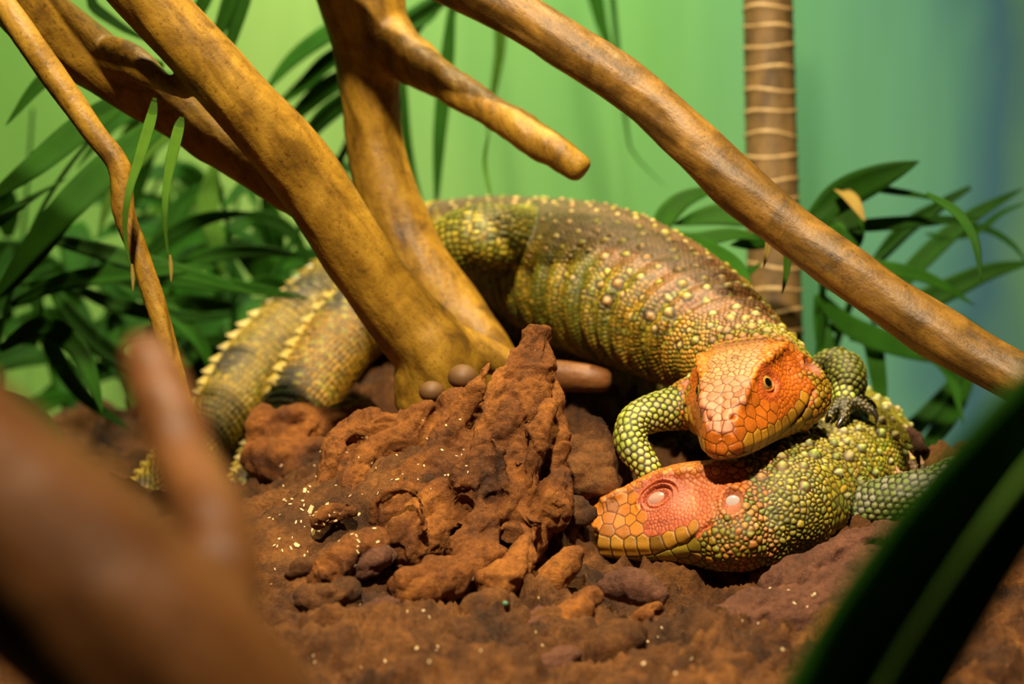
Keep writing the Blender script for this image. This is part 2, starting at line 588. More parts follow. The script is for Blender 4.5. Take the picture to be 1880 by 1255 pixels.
rock('rock_lump', 'low orange rock lump between the ringed tails and the spire mound', [
    [(482, 786, 1.19, 46), (540, 782, 1.19, 50), (600, 778, 1.2, 44), (680, 765, 1.2, 38)],
    [(470, 840, 1.18, 42), (550, 850, 1.17, 48), (620, 850, 1.17, 40)]], 0.007, 31, M_ROCK, 0.002)
rock('rock_heap', 'heap of rounded brown rocks between the spire and the folded arm', [
    [(1060, 780, 1.09, 26), (1085, 800, 1.085, 36), (1100, 850, 1.07, 40), (1090, 900, 1.06, 46)]], 0.006, 33, M_SOIL, 0.0018,
    blobs=[(1070, 880, 1.06, 50), (1040, 830, 1.08, 44), (1120, 880, 1.08, 40), (1060, 940, 1.03, 36)])
rock('small_rock', 'small orange rock knob at the snout of the sleeping lizard', [
    [(1062, 1012, 0.978, 17), (1042, 1032, 0.975, 27), (1005, 1068, 0.97, 30), (970, 1090, 0.97, 20)]], 0.0035, 35, M_ROCK, 0.0012)
rock('rock_ledge', 'smooth mauve-brown rock ledge under the sleeping lizard\'s forearm', [
    [(1640, 985, 1.01, 26), (1580, 1000, 1.0, 36), (1500, 1045, 0.985, 40), (1430, 1085, 0.97, 40)],
    [(1470, 1110, 0.955, 36), (1400, 1130, 0.945, 44), (1320, 1160, 0.93, 40)],
    [(1600, 1050, 0.97, 50), (1540, 1100, 0.95, 56), (1440, 1150, 0.94, 50)]], 0.006, 37, M_RIDGE, 0.0014, stretch_mat((0.9, 0.3, 0.3), 0.4))
rock('rock_lump', 'greyish mauve rock lump right under the sleeping lizard\'s chin', [
    [(1120, 1068, 0.965, 18), (1165, 1074, 0.96, 26), (1215, 1095, 0.955, 20)]], 0.0045, 39, M_RIDGE, 0.0012)
rock('rock_slab', 'tilted flat brown slab lying below the mauve ledge', [
    [(1350, 1200, 0.915, 30), (1280, 1220, 0.90, 34), (1210, 1250, 0.89, 30)]], 0.005, 41, M_RIDGE, 0.0014, stretch_mat((0.9, 0.4, 0.2), 0.4))
rock('dark_stone', 'dark two-lobed stone standing behind the pale raised toes', [
    [(1676, 800, 1.13, 22), (1662, 850, 1.13, 30), (1650, 920, 1.13, 38), (1650, 980, 1.13, 40)],
    [(1640, 838, 1.13, 14), (1690, 826, 1.125, 18)]], 0.004, 43, M_DARKROCK, 0.0012)

for k, (px, py, d, r, an) in enumerate([
        (600, 1092, 0.935, 34, 0.2), (690, 1120, 0.93, 30, 0.5), (790, 1075, 0.945, 36, 0.3), (880, 1120, 0.925, 34, 0.6), (960, 1150, 0.915, 30, 0.4),
        (1050, 1120, 0.93, 36, 0.5), (740, 1180, 0.90, 40, 0.4), (860, 1205, 0.89, 34, 0.5), (620, 1180, 0.90, 30, 0.3), (1120, 1190, 0.905, 40, 0.5),
        (1010, 1225, 0.885, 34, 0.5), (1180, 1130, 0.935, 26, 0.6), (560, 1045, 0.96, 24, 0.3), (680, 1035, 0.965, 28, 0.4), (1480, 1200, 0.92, 44, 0.4), (1420, 1240, 0.90, 36, 0.4)]):
    ca, sa = math.cos(an), math.sin(an)
    rock('bedded_rock', ('dark brown', 'mauve-brown', 'rust-brown')[k % 3] + ' rounded rock half bedded in the ground in front of the spire and lizards', [
        [(px - ca * r * 1.3, py + sa * r * 1.3, d, r * 0.6), (px, py, d, r * 0.8), (px + ca * r * 1.3, py - sa * r * 1.3, d + 0.01, r * 0.55)]],
        0.0058, 100 + k, (M_SOIL, M_RIDGE, M_ROCK)[k % 3], 0.0015, stretch_mat((0.85, 0.4, 0.2), 0.6), group='half bedded rocks')

for k, (px, py, d, r, lab) in enumerate([
        (849, 692, 1.075, 27, 'larger round brown pebble resting on the mound beside the spire'),
        (792, 718, 1.085, 23, 'smaller round brown pebble resting on the mound beside the larger one')]):
    rm = r * d / FPX
    v, f = ellipsoid((0, 0, 0), (rm, rm, rm * 0.86), 24, 32)
    v = v * (1 + 0.05 * noise(v * 80 + k * 9, 3))[:, None]
    me = to_mesh('pebble', v, f); smooth(me)
    o = obj('pebble', me, M_PEBBLE)
    o.location = at(px, py, d)
    tag(o, lab, 'pebble', 'round pebbles on the mound')

# ------------------------------------------------------------------ driftwood
def branch(name, label, tubes, mat, amp=0.0012, seed=0, voxel=0.0016, knots=(), scars=(), cat='branch', iters=8):
    ls = [pl(r, (0.2, -1, 0.35)) for r in tubes]
    me = fuse([l.mesh(28) for l in ls], voxel, iters)
    co, no = get_co(me), get_no(me)
    ax = nrm(ls[0].c[-1] - ls[0].c[0])
    q = co @ stretch_mat(ax, 0.25)
    d = amp * (1.2 * noise(co * 22, seed) + 1.4 * noise(q * 60, seed + 1) + 0.5 * noise(q * 190, seed + 2))
    for px, py, dd, rr, h in knots:                     # bumps and pits where twigs broke off
        c = at(px, py, dd); rm = rr * dd / FPX
        k2 = ((co - c) ** 2).sum(1) / rm ** 2
        d = d + h * np.exp(-k2) - 0.8 * h * np.exp(-k2 * 9)
    for a, b, w, h in scars:                            # torn edges along the grain
        a, b = at(*a), at(*b)
        t = np.clip(((co - a) @ (b - a)) / ((b - a) @ (b - a)), 0, 1)
        dist = np.linalg.norm(co - a - t[:, None] * (b - a), axis=1)
        d = d + h * np.exp(-(dist / w) ** 2) * (0.6 + 0.8 * noise(co * 300, 5))
    set_co(me, co + no * d[:, None])
    set_col(me, co @ stretch_mat(ax, 0.16), 'Grain')
    o = obj(name, me, mat)
    tag(o, label, cat)
    return o

branch('forked_driftwood', 'thick ochre driftwood limb whose two arms join above its root', [
    [(-60, -420, 1.0, 64), (160, -130, 1.04, 60), (270, -5, 1.05, 60), (386, 124, 1.06, 60), (492, 240, 1.075, 62), (560, 322, 1.09, 66), (622, 418, 1.10, 64),
     (690, 520, 1.115, 64), (752, 596, 1.125, 68), (796, 652, 1.13, 76), (806, 730, 1.14, 84)],
    [(-240, -400, 1.075, 68), (-60, -120, 1.05, 66), (40, 0, 1.07, 64), (130, 78, 1.09, 60), (220, 140, 1.10, 52), (310, 195, 1.11, 46), (410, 268, 1.115, 44), (510, 335, 1.115, 40), (590, 400, 1.11, 30)],
    [(780, 620, 1.13, 50), (850, 640, 1.135, 40), (920, 662, 1.14, 30), (960, 690, 1.14, 26)],
    [(205, 100, 1.085, 32), (255, 122, 1.075, 30), (300, 150, 1.068, 22), (345, 178, 1.066, 9)],
], M_WOOD, 0.0011, 51, 0.0016, [(606, 302, 1.068, 9, 0.0022), (652, 415, 1.075, 7, 0.0022), (795, 560, 1.10, 6, 0.0018), (500, 205, 1.05, 8, 0.0014)],
    [((200, 60, 1.03), (345, 172, 1.03), 0.004, 0.0012)])
branch('upright_driftwood', 'upright ochre driftwood trunk with one sawn-off side arm', [
    [(600, -480, 1.19, 104), (650, -120, 1.21, 92), (660, -20, 1.21, 84), (675, 70, 1.21, 72), (680, 160, 1.215, 58), (688, 250, 1.22, 52), (706, 340, 1.22, 54), (735, 420, 1.22, 58),
     (778, 500, 1.215, 60), (830, 570, 1.21, 58), (890, 640, 1.20, 50), (930, 700, 1.2, 46)],
    [(690, 50, 1.21, 60), (745, 100, 1.195, 46), (800, 138, 1.18, 38), (870, 185, 1.165, 34), (950, 232, 1.15, 33), (1020, 278, 1.14, 32), (1066, 309, 1.135, 27)],
], M_WOOD, 0.0012, 61, 0.0017, [(790, 132, 1.14, 10, 0.002), (905, 248, 1.14, 8, 0.003), (993, 243, 1.12, 9, 0.002), (690, 75, 1.17, 7, 0.002), (745, 145, 1.19, 8, 0.002)],
    [((800, 470, 1.18), (900, 600, 1.17), 0.006, 0.004), ((780, 480, 1.18), (860, 600, 1.17), 0.003, -0.004), ((830, 120, 1.14), (960, 215, 1.13), 0.003, 0.001)])
branch('driftwood_limb', 'long mottled tan driftwood limb slanting across the palm stem', [
    [(320, -300, 1.14, 44), (640, -140, 1.12, 44), (770, -60, 1.115, 44), (905, 2, 1.11, 46), (1050, 86, 1.10, 45), (1165, 166, 1.09, 46), (1262, 252, 1.08, 48), (1360, 345, 1.07, 46), (1450, 420, 1.06, 46),
     (1540, 488, 1.05, 47), (1640, 558, 1.04, 49), (1740, 622, 1.03, 50), (1840, 680, 1.02, 50), (1960, 745, 1.0, 50), (2200, 880, 0.96, 50), (2450, 1080, 0.93, 50)],
], M_WOOD2, 0.0013, 71, 0.0016, [(1262, 208, 1.055, 10, 0.003), (1250, 285, 1.06, 9, 0.003), (1300, 220, 1.06, 8, 0.002), (1140, 98, 1.08, 9, 0.0018), (1590, 525, 1.02, 8, 0.0016)],
    [((1500, 408, 1.03), (1620, 498, 1.02), 0.0035, 0.0016), ((1620, 500, 1.02), (1740, 575, 1.01), 0.003, 0.0014), ((1060, 55, 1.08), (1200, 150, 1.07), 0.003, 0.001)])
branch('twig', 'thin crooked brown twig hanging in front of the palm leaves', [
    [(-330, -400, 0.97, 30), (-150, -180, 0.98, 28), (-40, -60, 0.99, 27), (30, 40, 0.98, 26), (95, 135, 0.98, 25), (165, 232, 0.98, 25), (219, 305, 0.98, 22), (226, 390, 0.98, 20), (252, 460, 0.98, 19), (286, 560, 0.98, 20), (330, 720, 0.98, 20), (360, 850, 0.98, 22), (390, 1000, 0.98, 24)],
], M_WOOD, 0.0009, 81, 0.0015, [(232, 302, 0.965, 8, 0.002)])
branch('near_driftwood', 'very thick russet driftwood limb with a blunt upright stub', [
    [(-420, 560, 0.44, 225), (-150, 850, 0.44, 215), (105, 1050, 0.44, 205), (330, 1270, 0.44, 205), (520, 1560, 0.46, 200), (700, 1900, 0.5, 200), (800, 2250, 0.54, 200)],
    [(268, 640, 0.52, 46), (300, 730, 0.51, 56), (338, 840, 0.50, 62), (385, 950, 0.48, 70), (400, 1080, 0.46, 80), (360, 1200, 0.44, 90)],
], M_WOODF, 0.0012, 91, 0.002)
branch('log', 'short orange log lying in the shade behind the rock spire', [
    [(940, 690, 1.18, 26), (1020, 690, 1.175, 26), (1080, 695, 1.17, 25), (1112, 700, 1.17, 22)]], M_WOODF, 0.001, 95, 0.0016, cat='log')

# ------------------------------------------------------------------ palm stem
def palm_stem():
    root = empty('ringed_palm', at(1425, 1250, 1.40))
    tag(root, 'straight brown palm stem with pale leaf-scar rings', 'palm stem')
    t = Nt('palm_stem')
    v = t.objco((1, 1, 0.4))
    n = t.noise(60, 5, 0.6, v)
    c = t.ramp(n.outputs[0], [(0.3, (0.075, 0.042, 0.013)), (0.7, (0.26, 0.15, 0.045))])
    t.base(c.outputs[0]); t.rough(0.65)
    t.l(t.bump(n.outputs[0], 0.002, 0.6), t.b.inputs['Normal'])
    t2 = Nt('palm_ring')
    n = t2.noise(120, 4, 0.6, t2.objco())
    c = t2.ramp(n.outputs[0], [(0.3, (0.24, 0.15, 0.05)), (0.7, (0.50, 0.33, 0.14))])
    t2.base(c.outputs[0]); t2.rough(0.6)
    d = 1.40
    def cx(py): return 1410 + 14 * (py / 640.0)
    def rad(py): return (45 + 5 * min(py, 700) / 640.0) * d / FPX
    ys = list(range(-620, 1450, 6))
    rows = []
    for py in ys:
        rows.append((*at(cx(py), py, d), rad(py), rad(py)))
    L = Loft(rows, (0, -1, 0.1))
    v, f = L.mesh(40)
    me = to_mesh('stem', v, f); smooth(me)
    obj('stem', me, t.m, root)
    y = -600
    while y < 1380:
        rows = []
        w = 5
        tilt = random.uniform(-3, 3)
        for k in range(7):
            u = -1 + k / 3.0
            r = rad(y) + 0.0010 * (1 - u * u) - 0.0003
            rows.append((*at(cx(y) + tilt * u * 0.2, y + w * u, d), r, r))
        v, f = Loft(rows, (0, -1, 0.1), 0.0007).mesh(40)
        c0 = v.mean(0)
        v[:, 2] += 0.0012 * np.sin(np.arctan2(v[:, 1] - c0[1], v[:, 0] - c0[0]) * 2 + y)
        me = to_mesh('ring_scar', v, f); smooth(me)
        obj('ring_scar', me, t2.m, root)
        y += random.uniform(34, 46)
palm_stem()

# ------------------------------------------------------------------ leaves
def blade_mesh(pts, width, face, fold=0.25, tip0=0.35, nseg=26, peak=0.4):
    """strap leaf: pts world centre line, width m, face = direction the blade looks"""
    c = catmull(np.asarray(pts, float), nseg)
    T = nrm(np.gradient(c, axis=0))
    side = nrm(np.cross(T, np.broadcast_to(np.asarray(face, float), T.shape)))
    up = np.cross(side, T)
    t = np.linspace(0, 1, nseg)
    prof = np.where(t < peak, tip0 + (1 - tip0) * np.sin(t / peak * math.pi / 2), np.cos((t - peak) / (1 - peak) * math.pi / 2) ** 0.8)
    prof = np.maximum(prof, 0.02)
    us = np.array([-1, -0.5, 0, 0.5, 1])
    V = c[:, None] + (us[None] * prof[:, None] * width / 2)[..., None] * side[:, None] + (np.abs(us)[None] * fold * prof[:, None] * width / 2)[..., None] * up[:, None]
    m = len(us)
    F, uv = [], []
    for i in range(nseg - 1):
        for j in range(m - 1):
            F.append((i * m + j, i * m + j + 1, (i + 1) * m + j + 1, (i + 1) * m + j))
    me = to_mesh('leaflet', V.reshape(-1, 3), F)
    smooth(me)
    lay = me.uv_layers.new(name='UVMap')
    vi = np.empty(len(me.loops), int); me.loops.foreach_get('vertex_index', vi)
    lay.data.foreach_set('uv', np.stack([(vi % m) / (m - 1), (vi // m) / (nseg - 1)], 1).astype(np.float32).ravel())
    return me

def leaf(name, pxs, wpx, mat, parent=None, tilt=(0, 0), **kw):
    pts = [at(*p) for p in pxs]
    d = pxs[0][2]
    face = np.array([tilt[0], -1.0, 0.25 + tilt[1]])
    me = blade_mesh(pts, wpx * d / FPX, face, **kw)
    o = obj(name, me, mat, parent)
    s = o.modifiers.new('thick', 'SOLIDIFY'); s.thickness = 0.0004
    return o

def frond(label, stalk, leaflets, mat, stalk_r=5, stalk_mat=None, group=None, name='palm_frond'):
    """stalk rows (px, py, d); leaflets (points, width px[, material])"""
    root = empty(name, at(*stalk[0]))
    tag(root, label, 'palm frond', group)
    L = pl([(*p, stalk_r * (1 - 0.6 * k / max(1, len(stalk) - 1))) for k, p in enumerate(stalk)], (0.3, -1, 0.1))
    v, f = L.mesh(10)
    me = to_mesh('stalk', v, f); smooth(me)
    obj('stalk', me, stalk_mat or mat, root)
    for lf in leaflets:
        leaf('leaflet', lf[0], lf[1], lf[2] if len(lf) > 2 else mat, root, (random.uniform(-.5, .5), random.uniform(-.4, .6)))
    return root

# --- left thicket: big dark straps crossing, brighter blades behind
frond('palm frond with broad straps crossing behind the crooked twig', [(-60, 1000, 1.32), (-20, 700, 1.32), (60, 420, 1.32), (170, 250, 1.3), (300, 120, 1.28)], [
    ([(330, 200, 1.28), (220, 290, 1.26), (90, 420, 1.24), (-20, 560, 1.22)], 62),
    ([(260, 160, 1.28), (160, 230, 1.26), (60, 310, 1.24), (-40, 380, 1.22)], 56),
    ([(190, 300, 1.3), (130, 370, 1.27), (60, 470, 1.24), (-10, 560, 1.22)], 50),
    ([(120, 330, 1.3), (70, 360, 1.27), (10, 400, 1.24), (-60, 450, 1.22)], 40),
    ([(60, 430, 1.3), (180, 460, 1.3), (330, 500, 1.3), (470, 540, 1.28)], 34),
    ([(20, 560, 1.3), (110, 520, 1.3), (240, 500, 1.3), (400, 490, 1.3)], 36),
    ([(0, 640, 1.3), (80, 600, 1.28), (150, 650, 1.26), (190, 760, 1.24)], 40),
    ([(-20, 720, 1.3), (60, 760, 1.28), (110, 850, 1.26), (130, 960, 1.24)], 44),
    ([(300, 120, 1.28), (200, 100, 1.26), (90, 140, 1.25), (10, 230, 1.24)], 34),
], M_LEAFD, 7)
frond('green palm frond hanging behind the fork of the thick driftwood limb', [(420, 760, 1.5), (430, 520, 1.5), (400, 330, 1.48), (340, 160, 1.45)], [
    ([(395, 300, 1.47), (380, 380, 1.46), (395, 440, 1.45), (412, 510, 1.44)], 40, M_LEAFY),
    ([(400, 330, 1.48), (330, 380, 1.48), (290, 470, 1.47), (280, 560, 1.46)], 36),
    ([(410, 380, 1.48), (470, 330, 1.5), (540, 330, 1.5), (600, 380, 1.5)], 34),
    ([(415, 420, 1.48), (480, 400, 1.5), (540, 430, 1.5), (570, 500, 1.5)], 34),
    ([(420, 460, 1.5), (350, 470, 1.48), (290, 540, 1.47), (270, 640, 1.46)], 40),
    ([(425, 540, 1.5), (490, 520, 1.5), (560, 545, 1.47), (610, 580, 1.45)], 34),
    ([(430, 560, 1.5), (340, 560, 1.48), (250, 600, 1.45), (200, 690, 1.43)], 42),
    ([(370, 230, 1.46), (300, 250, 1.46), (220, 330, 1.45), (180, 430, 1.44)], 40, M_LEAFY),
    ([(350, 190, 1.46), (290, 190, 1.46), (210, 230, 1.45), (140, 310, 1.44)], 34),
    ([(430, 620, 1.5), (350, 640, 1.48), (300, 720, 1.46), (280, 820, 1.44)], 44),
], M_LEAF, 7)
frond('low palm frond with straight leaflets lying above the ringed tails', [(40, 520, 1.4), (180, 500, 1.4), (330, 505, 1.4), (470, 530, 1.38), (560, 548, 1.37)], [
    ([(160, 505, 1.4), (280, 508, 1.39), (430, 525, 1.38), (566, 547, 1.36)], 30, M_LEAF),
    ([(120, 520, 1.4), (220, 560, 1.4), (330, 580, 1.4), (440, 580, 1.4)], 30),
    ([(200, 510, 1.4), (280, 550, 1.4), (360, 620, 1.4), (400, 700, 1.4)], 36),
    ([(90, 520, 1.4), (140, 590, 1.4), (220, 660, 1.4), (320, 700, 1.4)], 40),
    ([(60, 520, 1.4), (90, 620, 1.4), (150, 720, 1.4), (240, 790, 1.4)], 40),
    ([(300, 505, 1.4), (380, 470, 1.4), (470, 460, 1.4), (560, 470, 1.4)], 30),
    ([(240, 505, 1.4), (300, 440, 1.4), (380, 400, 1.4), (470, 390, 1.4)], 30, M_LEAF),
], M_LEAFD, 7)
far = []
for k in range(26):
    x, y = random.uniform(-40, 520), random.uniform(230, 700)
    a = random.uniform(0, math.tau)
    ln = random.uniform(110, 260)
    dx, dy = math.cos(a) * ln, math.sin(a) * ln * 0.8
    far.append(([(x, y, 1.66), (x + dx * .4, y + dy * .4 - 15, 1.65), (x + dx * .75, y + dy * .75, 1.64), (x + dx, y + dy + 30, 1.63)], random.uniform(26, 46), random.choice([M_LEAF, M_LEAF, M_LEAFD, M_LEAFY])))
frond('far tangled green palm frond against the bright backdrop', [(120, 1000, 1.68), (160, 700, 1.68), (240, 450, 1.68), (330, 250, 1.67)], far[:13], M_LEAF, 7)
frond('far tangled green palm frond rising behind the crooked twig', [(-40, 1000, 1.7), (0, 700, 1.7), (40, 450, 1.7), (60, 200, 1.7)], far[13:], M_LEAF, 7)
low = []
for k in range(52):
    x, y = random.uniform(-60, 520), random.uniform(400, 900)
    ag = random.uniform(0, math.tau)
    ln = random.uniform(130, 280)
    dx, dy = math.cos(ag) * ln, math.sin(ag) * ln * 0.7
    low.append(([(x, y, 1.58), (x + dx * .4, y + dy * .4 - 15, 1.57), (x + dx * .75, y + dy * .75, 1.56), (x + dx, y + dy + 30, 1.55)], random.uniform(40, 66)))
frond('dense low palm frond filling the space beside the ringed tails', [(60, 1150, 1.6), (90, 900, 1.6), (140, 700, 1.6), (200, 560, 1.6)], low[:26], M_LEAFD, 7)
frond('dense low palm frond directly behind the ringed tails', [(360, 1100, 1.61), (360, 850, 1.61), (380, 650, 1.61), (420, 520, 1.61)], low[26:], M_LEAFD, 7)
brt = []
for k in range(18):
    x, y = random.uniform(300, 540), random.uniform(270, 470)
    ag = random.uniform(0.2, 2.2)
    ln = random.uniform(80, 170)
    dx, dy = math.cos(ag) * ln, math.sin(ag) * ln
    brt.append(([(x, y, 1.74), (x + dx * .4, y + dy * .4 - 12, 1.74), (x + dx, y + dy + 10, 1.73)], random.uniform(20, 38), random.choice([M_LEAFY, M_LEAFY, M_LEAF])))
frond('small yellow-green palm frond between the trunk and the forked limb', [(380, 800, 1.76), (400, 560, 1.76), (430, 400, 1.76), (450, 270, 1.76)], brt, M_LEAFY, 7)
frond('palm frond leaning over the bare lime backdrop at the driftwood fork', [(330, 130, 1.34), (390, 60, 1.34), (440, -60, 1.34)], [
    ([(440, -90, 1.34), (428, -20, 1.34), (405, 50, 1.34), (380, 110, 1.34)], 30, M_LEAF),
    ([(470, -90, 1.34), (452, -10, 1.34), (430, 60, 1.34), (400, 150, 1.34)], 34),
    ([(400, -60, 1.34), (375, 0, 1.34), (345, 50, 1.34), (310, 80, 1.34)], 26, M_LEAF),
    ([(260, -60, 1.3), (170, -5, 1.3), (210, 40, 1.3), (280, 80, 1.3)], 22, M_LEAF),
], M_LEAFD, 6)

# --- two thin pale blades hanging in front of the thicket
for pts, lab in (
        ([(284, 180, 1.085), (278, 215, 1.03), (256, 290, 0.97), (236, 355, 0.945), (229, 425, 0.945), (243, 507, 0.945)], 'thin pale-edged green leaf hanging beside the bend of the crooked twig'),
        ([(334, 215, 1.09), (327, 240, 1.03), (311, 310, 0.97), (303, 375, 0.945), (305, 440, 0.945), (313, 490, 0.945)], 'thin green leaf with a dry tip hanging from the driftwood fork')):
    root = empty('hanging_leaf', at(*pts[0]))
    tag(root, lab, 'leaf')
    leaf('blade', pts, 19, M_LEAFY, root, (0.3, 0.5))
    e = pts[-1]
    leaf('dry_tip', [(e[0] - 1, e[1] - 22, 0.9445), (e[0] + 1, e[1] + 4, 0.9445), (e[0] + 1, e[1] + 28, 0.9445)], 6, M_LEAFTIP, root)

# --- fan of leaflets left of the trunk, stalks and strands in the middle
frond('green palm frond fanning out behind the upright trunk', [(830, -20, 1.5), (740, 40, 1.5), (680, 120, 1.5), (640, 260, 1.5), (560, 400, 1.5), (490, 530, 1.5)], [
    ([(700, 10, 1.48), (610, 60, 1.48), (540, 110, 1.48), (480, 175, 1.48)], 46),
    ([(690, 70, 1.48), (610, 110, 1.48), (560, 155, 1.48), (500, 200, 1.48)], 40),
    ([(700, 130, 1.48), (620, 150, 1.48), (560, 195, 1.48), (510, 250, 1.48)], 38),
    ([(680, 160, 1.48), (625, 190, 1.48), (580, 230, 1.48), (540, 290, 1.48)], 36),
    ([(800, 0, 1.5), (790, 20, 1.5), (750, 40, 1.5), (700, 50, 1.5)], 44),
], M_LEAF, 12)
frond('narrow palm frond hanging straight down behind the sawn-off arm', [(850, -60, 1.5), (832, 20, 1.5), (815, 150, 1.5), (803, 300, 1.5), (800, 400, 1.5)], [
    ([(832, -10, 1.49), (822, 110, 1.49), (808, 250, 1.49), (800, 400, 1.49)], 30),
    ([(845, -20, 1.5), (790, 20, 1.5), (760, 60, 1.5), (735, 110, 1.5)], 24, M_LEAF),
    ([(740, 130, 1.5), (742, 230, 1.5), (755, 310, 1.5), (778, 380, 1.5)], 22, M_LEAF),
], M_LEAFD, 8)
for pts, w, m, lab in (
        ([(880, -420, 1.55), (908, -160, 1.55), (918, 60, 1.55), (912, 130, 1.55), (900, 200, 1.55), (896, 260, 1.55)], 30, M_LEAFY, 'pale green leaf blade hanging between the sawn-off arm and the tan limb'),
        ([(898, 240, 1.38), (890, 290, 1.38), (894, 330, 1.37), (905, 370, 1.34)], 8, M_LEAFY, 'thread-thin green leaf trailing down onto the lizard\'s hip'),
        ([(1010, -420, 1.6), (1060, -160, 1.6), (1098, 20, 1.6), (1112, 70, 1.6), (1135, 130, 1.6)], 46, M_LEAFD, 'leaf blade hanging above the long tan limb'),
        ([(1090, -420, 1.62), (1115, -100, 1.62), (1150, 230, 1.62), (1170, 290, 1.62), (1220, 340, 1.62)], 12, M_LEAF, 'faint thin leaf against the green backdrop below the tan limb')):
    root = empty('hanging_leaf', at(*pts[0]))
    tag(root, lab, 'leaf')
    leaf('blade', pts, w, m, root, (0.3, 0))

# --- right thicket
frond('palm frond spreading behind the tan limb beside the ringed stem', [(1470, 1420, 1.36), (1480, 900, 1.34), (1500, 700, 1.34), (1510, 540, 1.33), (1500, 420, 1.32)], [
    ([(1480, 410, 1.3), (1540, 360, 1.3), (1610, 325, 1.29), (1688, 296, 1.28)], 62, M_LEAF),
    ([(1470, 400, 1.3), (1390, 395, 1.3), (1310, 395, 1.3), (1235, 412, 1.3)], 50, M_LEAF),
    ([(1500, 430, 1.3), (1570, 350, 1.3), (1650, 352, 1.3), (1740, 370, 1.3)], 16),
    ([(1700, 355, 1.2), (1755, 390, 1.19), (1788, 440, 1.18), (1802, 515, 1.17)], 24, M_LEAF),
    ([(1480, 400, 1.3), (1430, 420, 1.29), (1390, 440, 1.28), (1340, 450, 1.27)], 44),
    ([(1500, 380, 1.32), (1540, 400, 1.31), (1550, 440, 1.3), (1500, 480, 1.3)], 70),
    ([(1500, 420, 1.32), (1600, 412, 1.32), (1700, 405, 1.32), (1800, 400, 1.32)], 26),
    ([(1500, 480, 1.32), (1600, 490, 1.32), (1700, 510, 1.32), (1790, 560, 1.32)], 30),
    ([(1510, 520, 1.32), (1640, 560, 1.32), (1760, 590, 1.32), (1860, 660, 1.32)], 34),
    ([(1500, 540, 1.33), (1560, 600, 1.33), (1660, 640, 1.33), (1790, 670, 1.33)], 46),
    ([(1510, 600, 1.34), (1590, 610, 1.34), (1612, 690, 1.33), (1622, 800, 1.32)], 34, M_LEAF),
    ([(1500, 540, 1.34), (1510, 600, 1.34), (1520, 660, 1.33), (1515, 740, 1.32)], 34),
    ([(1560, 620, 1.34), (1680, 640, 1.33), (1740, 680, 1.32), (1770, 780, 1.3)], 26),
], M_LEAFD, 12)
frond('frond of broken leaves crossing in front of the blue part of the backdrop', [(1440, 1400, 1.44), (1470, 900, 1.41), (1560, 560, 1.4), (1640, 450, 1.4), (1780, 345, 1.4)], [
    ([(1590, 500, 1.4), (1660, 420, 1.4), (1720, 380, 1.4), (1782, 340, 1.4)], 34),
    ([(1600, 580, 1.4), (1690, 480, 1.4), (1780, 400, 1.4), (1880, 345, 1.4)], 36),
    ([(1600, 590, 1.4), (1720, 540, 1.4), (1810, 500, 1.4), (1900, 480, 1.4)], 44),
    ([(1700, 430, 1.4), (1780, 430, 1.4), (1840, 390, 1.4), (1890, 370, 1.4)], 14, M_LEAF),
    ([(1740, 410, 1.4), (1810, 420, 1.4), (1860, 450, 1.4), (1890, 490, 1.4)], 12, M_LEAF),
    ([(1560, 720, 1.42), (1640, 800, 1.42), (1720, 740, 1.42), (1790, 640, 1.42)], 36),
    ([(1680, 840, 1.42), (1730, 780, 1.42), (1770, 700, 1.42), (1800, 600, 1.42)], 40, M_LEAF),
], M_LEAFD, 10)
frond('small bright-tipped palm frond arching over the lizard\'s shoulder', [(1370, 1350, 1.44), (1350, 800, 1.41), (1310, 580, 1.37), (1240, 430, 1.27)], [
    ([(1235, 430, 1.26), (1300, 455, 1.22), (1355, 490, 1.19), (1372, 540, 1.17), (1360, 585, 1.16)], 26, M_LEAF),
    ([(1240, 430, 1.27), (1210, 420, 1.28), (1250, 370, 1.3), (1330, 340, 1.3)], 40, M_LEAFD),
    ([(1230, 430, 1.27), (1280, 440, 1.27), (1350, 430, 1.27), (1400, 440, 1.27)], 30, M_LEAFD),
    ([(1260, 450, 1.27), (1320, 500, 1.27), (1370, 500, 1.27), (1400, 480, 1.27)], 28, M_LEAFD),
], M_LEAF, 5)
for pts, w, m, lab in (
        ([(1412, 430, 1.12), (1410, 455, 1.12), (1402, 492, 1.12)], 13, M_LEAFTIP, 'dry curled leaf tip hanging under the tan limb'),
        ([(1447, 440, 1.12), (1445, 480, 1.12), (1443, 505, 1.12), (1436, 540, 1.12)], 17, M_LEAFY, 'pale green leaf tip hanging under the tan limb'),
        ([(1545, 350, 1.295), (1566, 370, 1.28), (1588, 406, 1.27)], 34, M_LEAFTIP, 'yellow withered leaf tip above the tan limb'),
        ([(1354, 600, 1.12), (1362, 580, 1.12), (1368, 556, 1.13)], 6, M_LEAFTIP, 'thread of dry leaf touching the upper lizard\'s nape')):
    root = empty('leaf_tip', at(*pts[0]))
    tag(root, lab, 'leaf')
    leaf('blade', pts, w, m, root, (0.3, 0), tip0=0.9, peak=0.1)

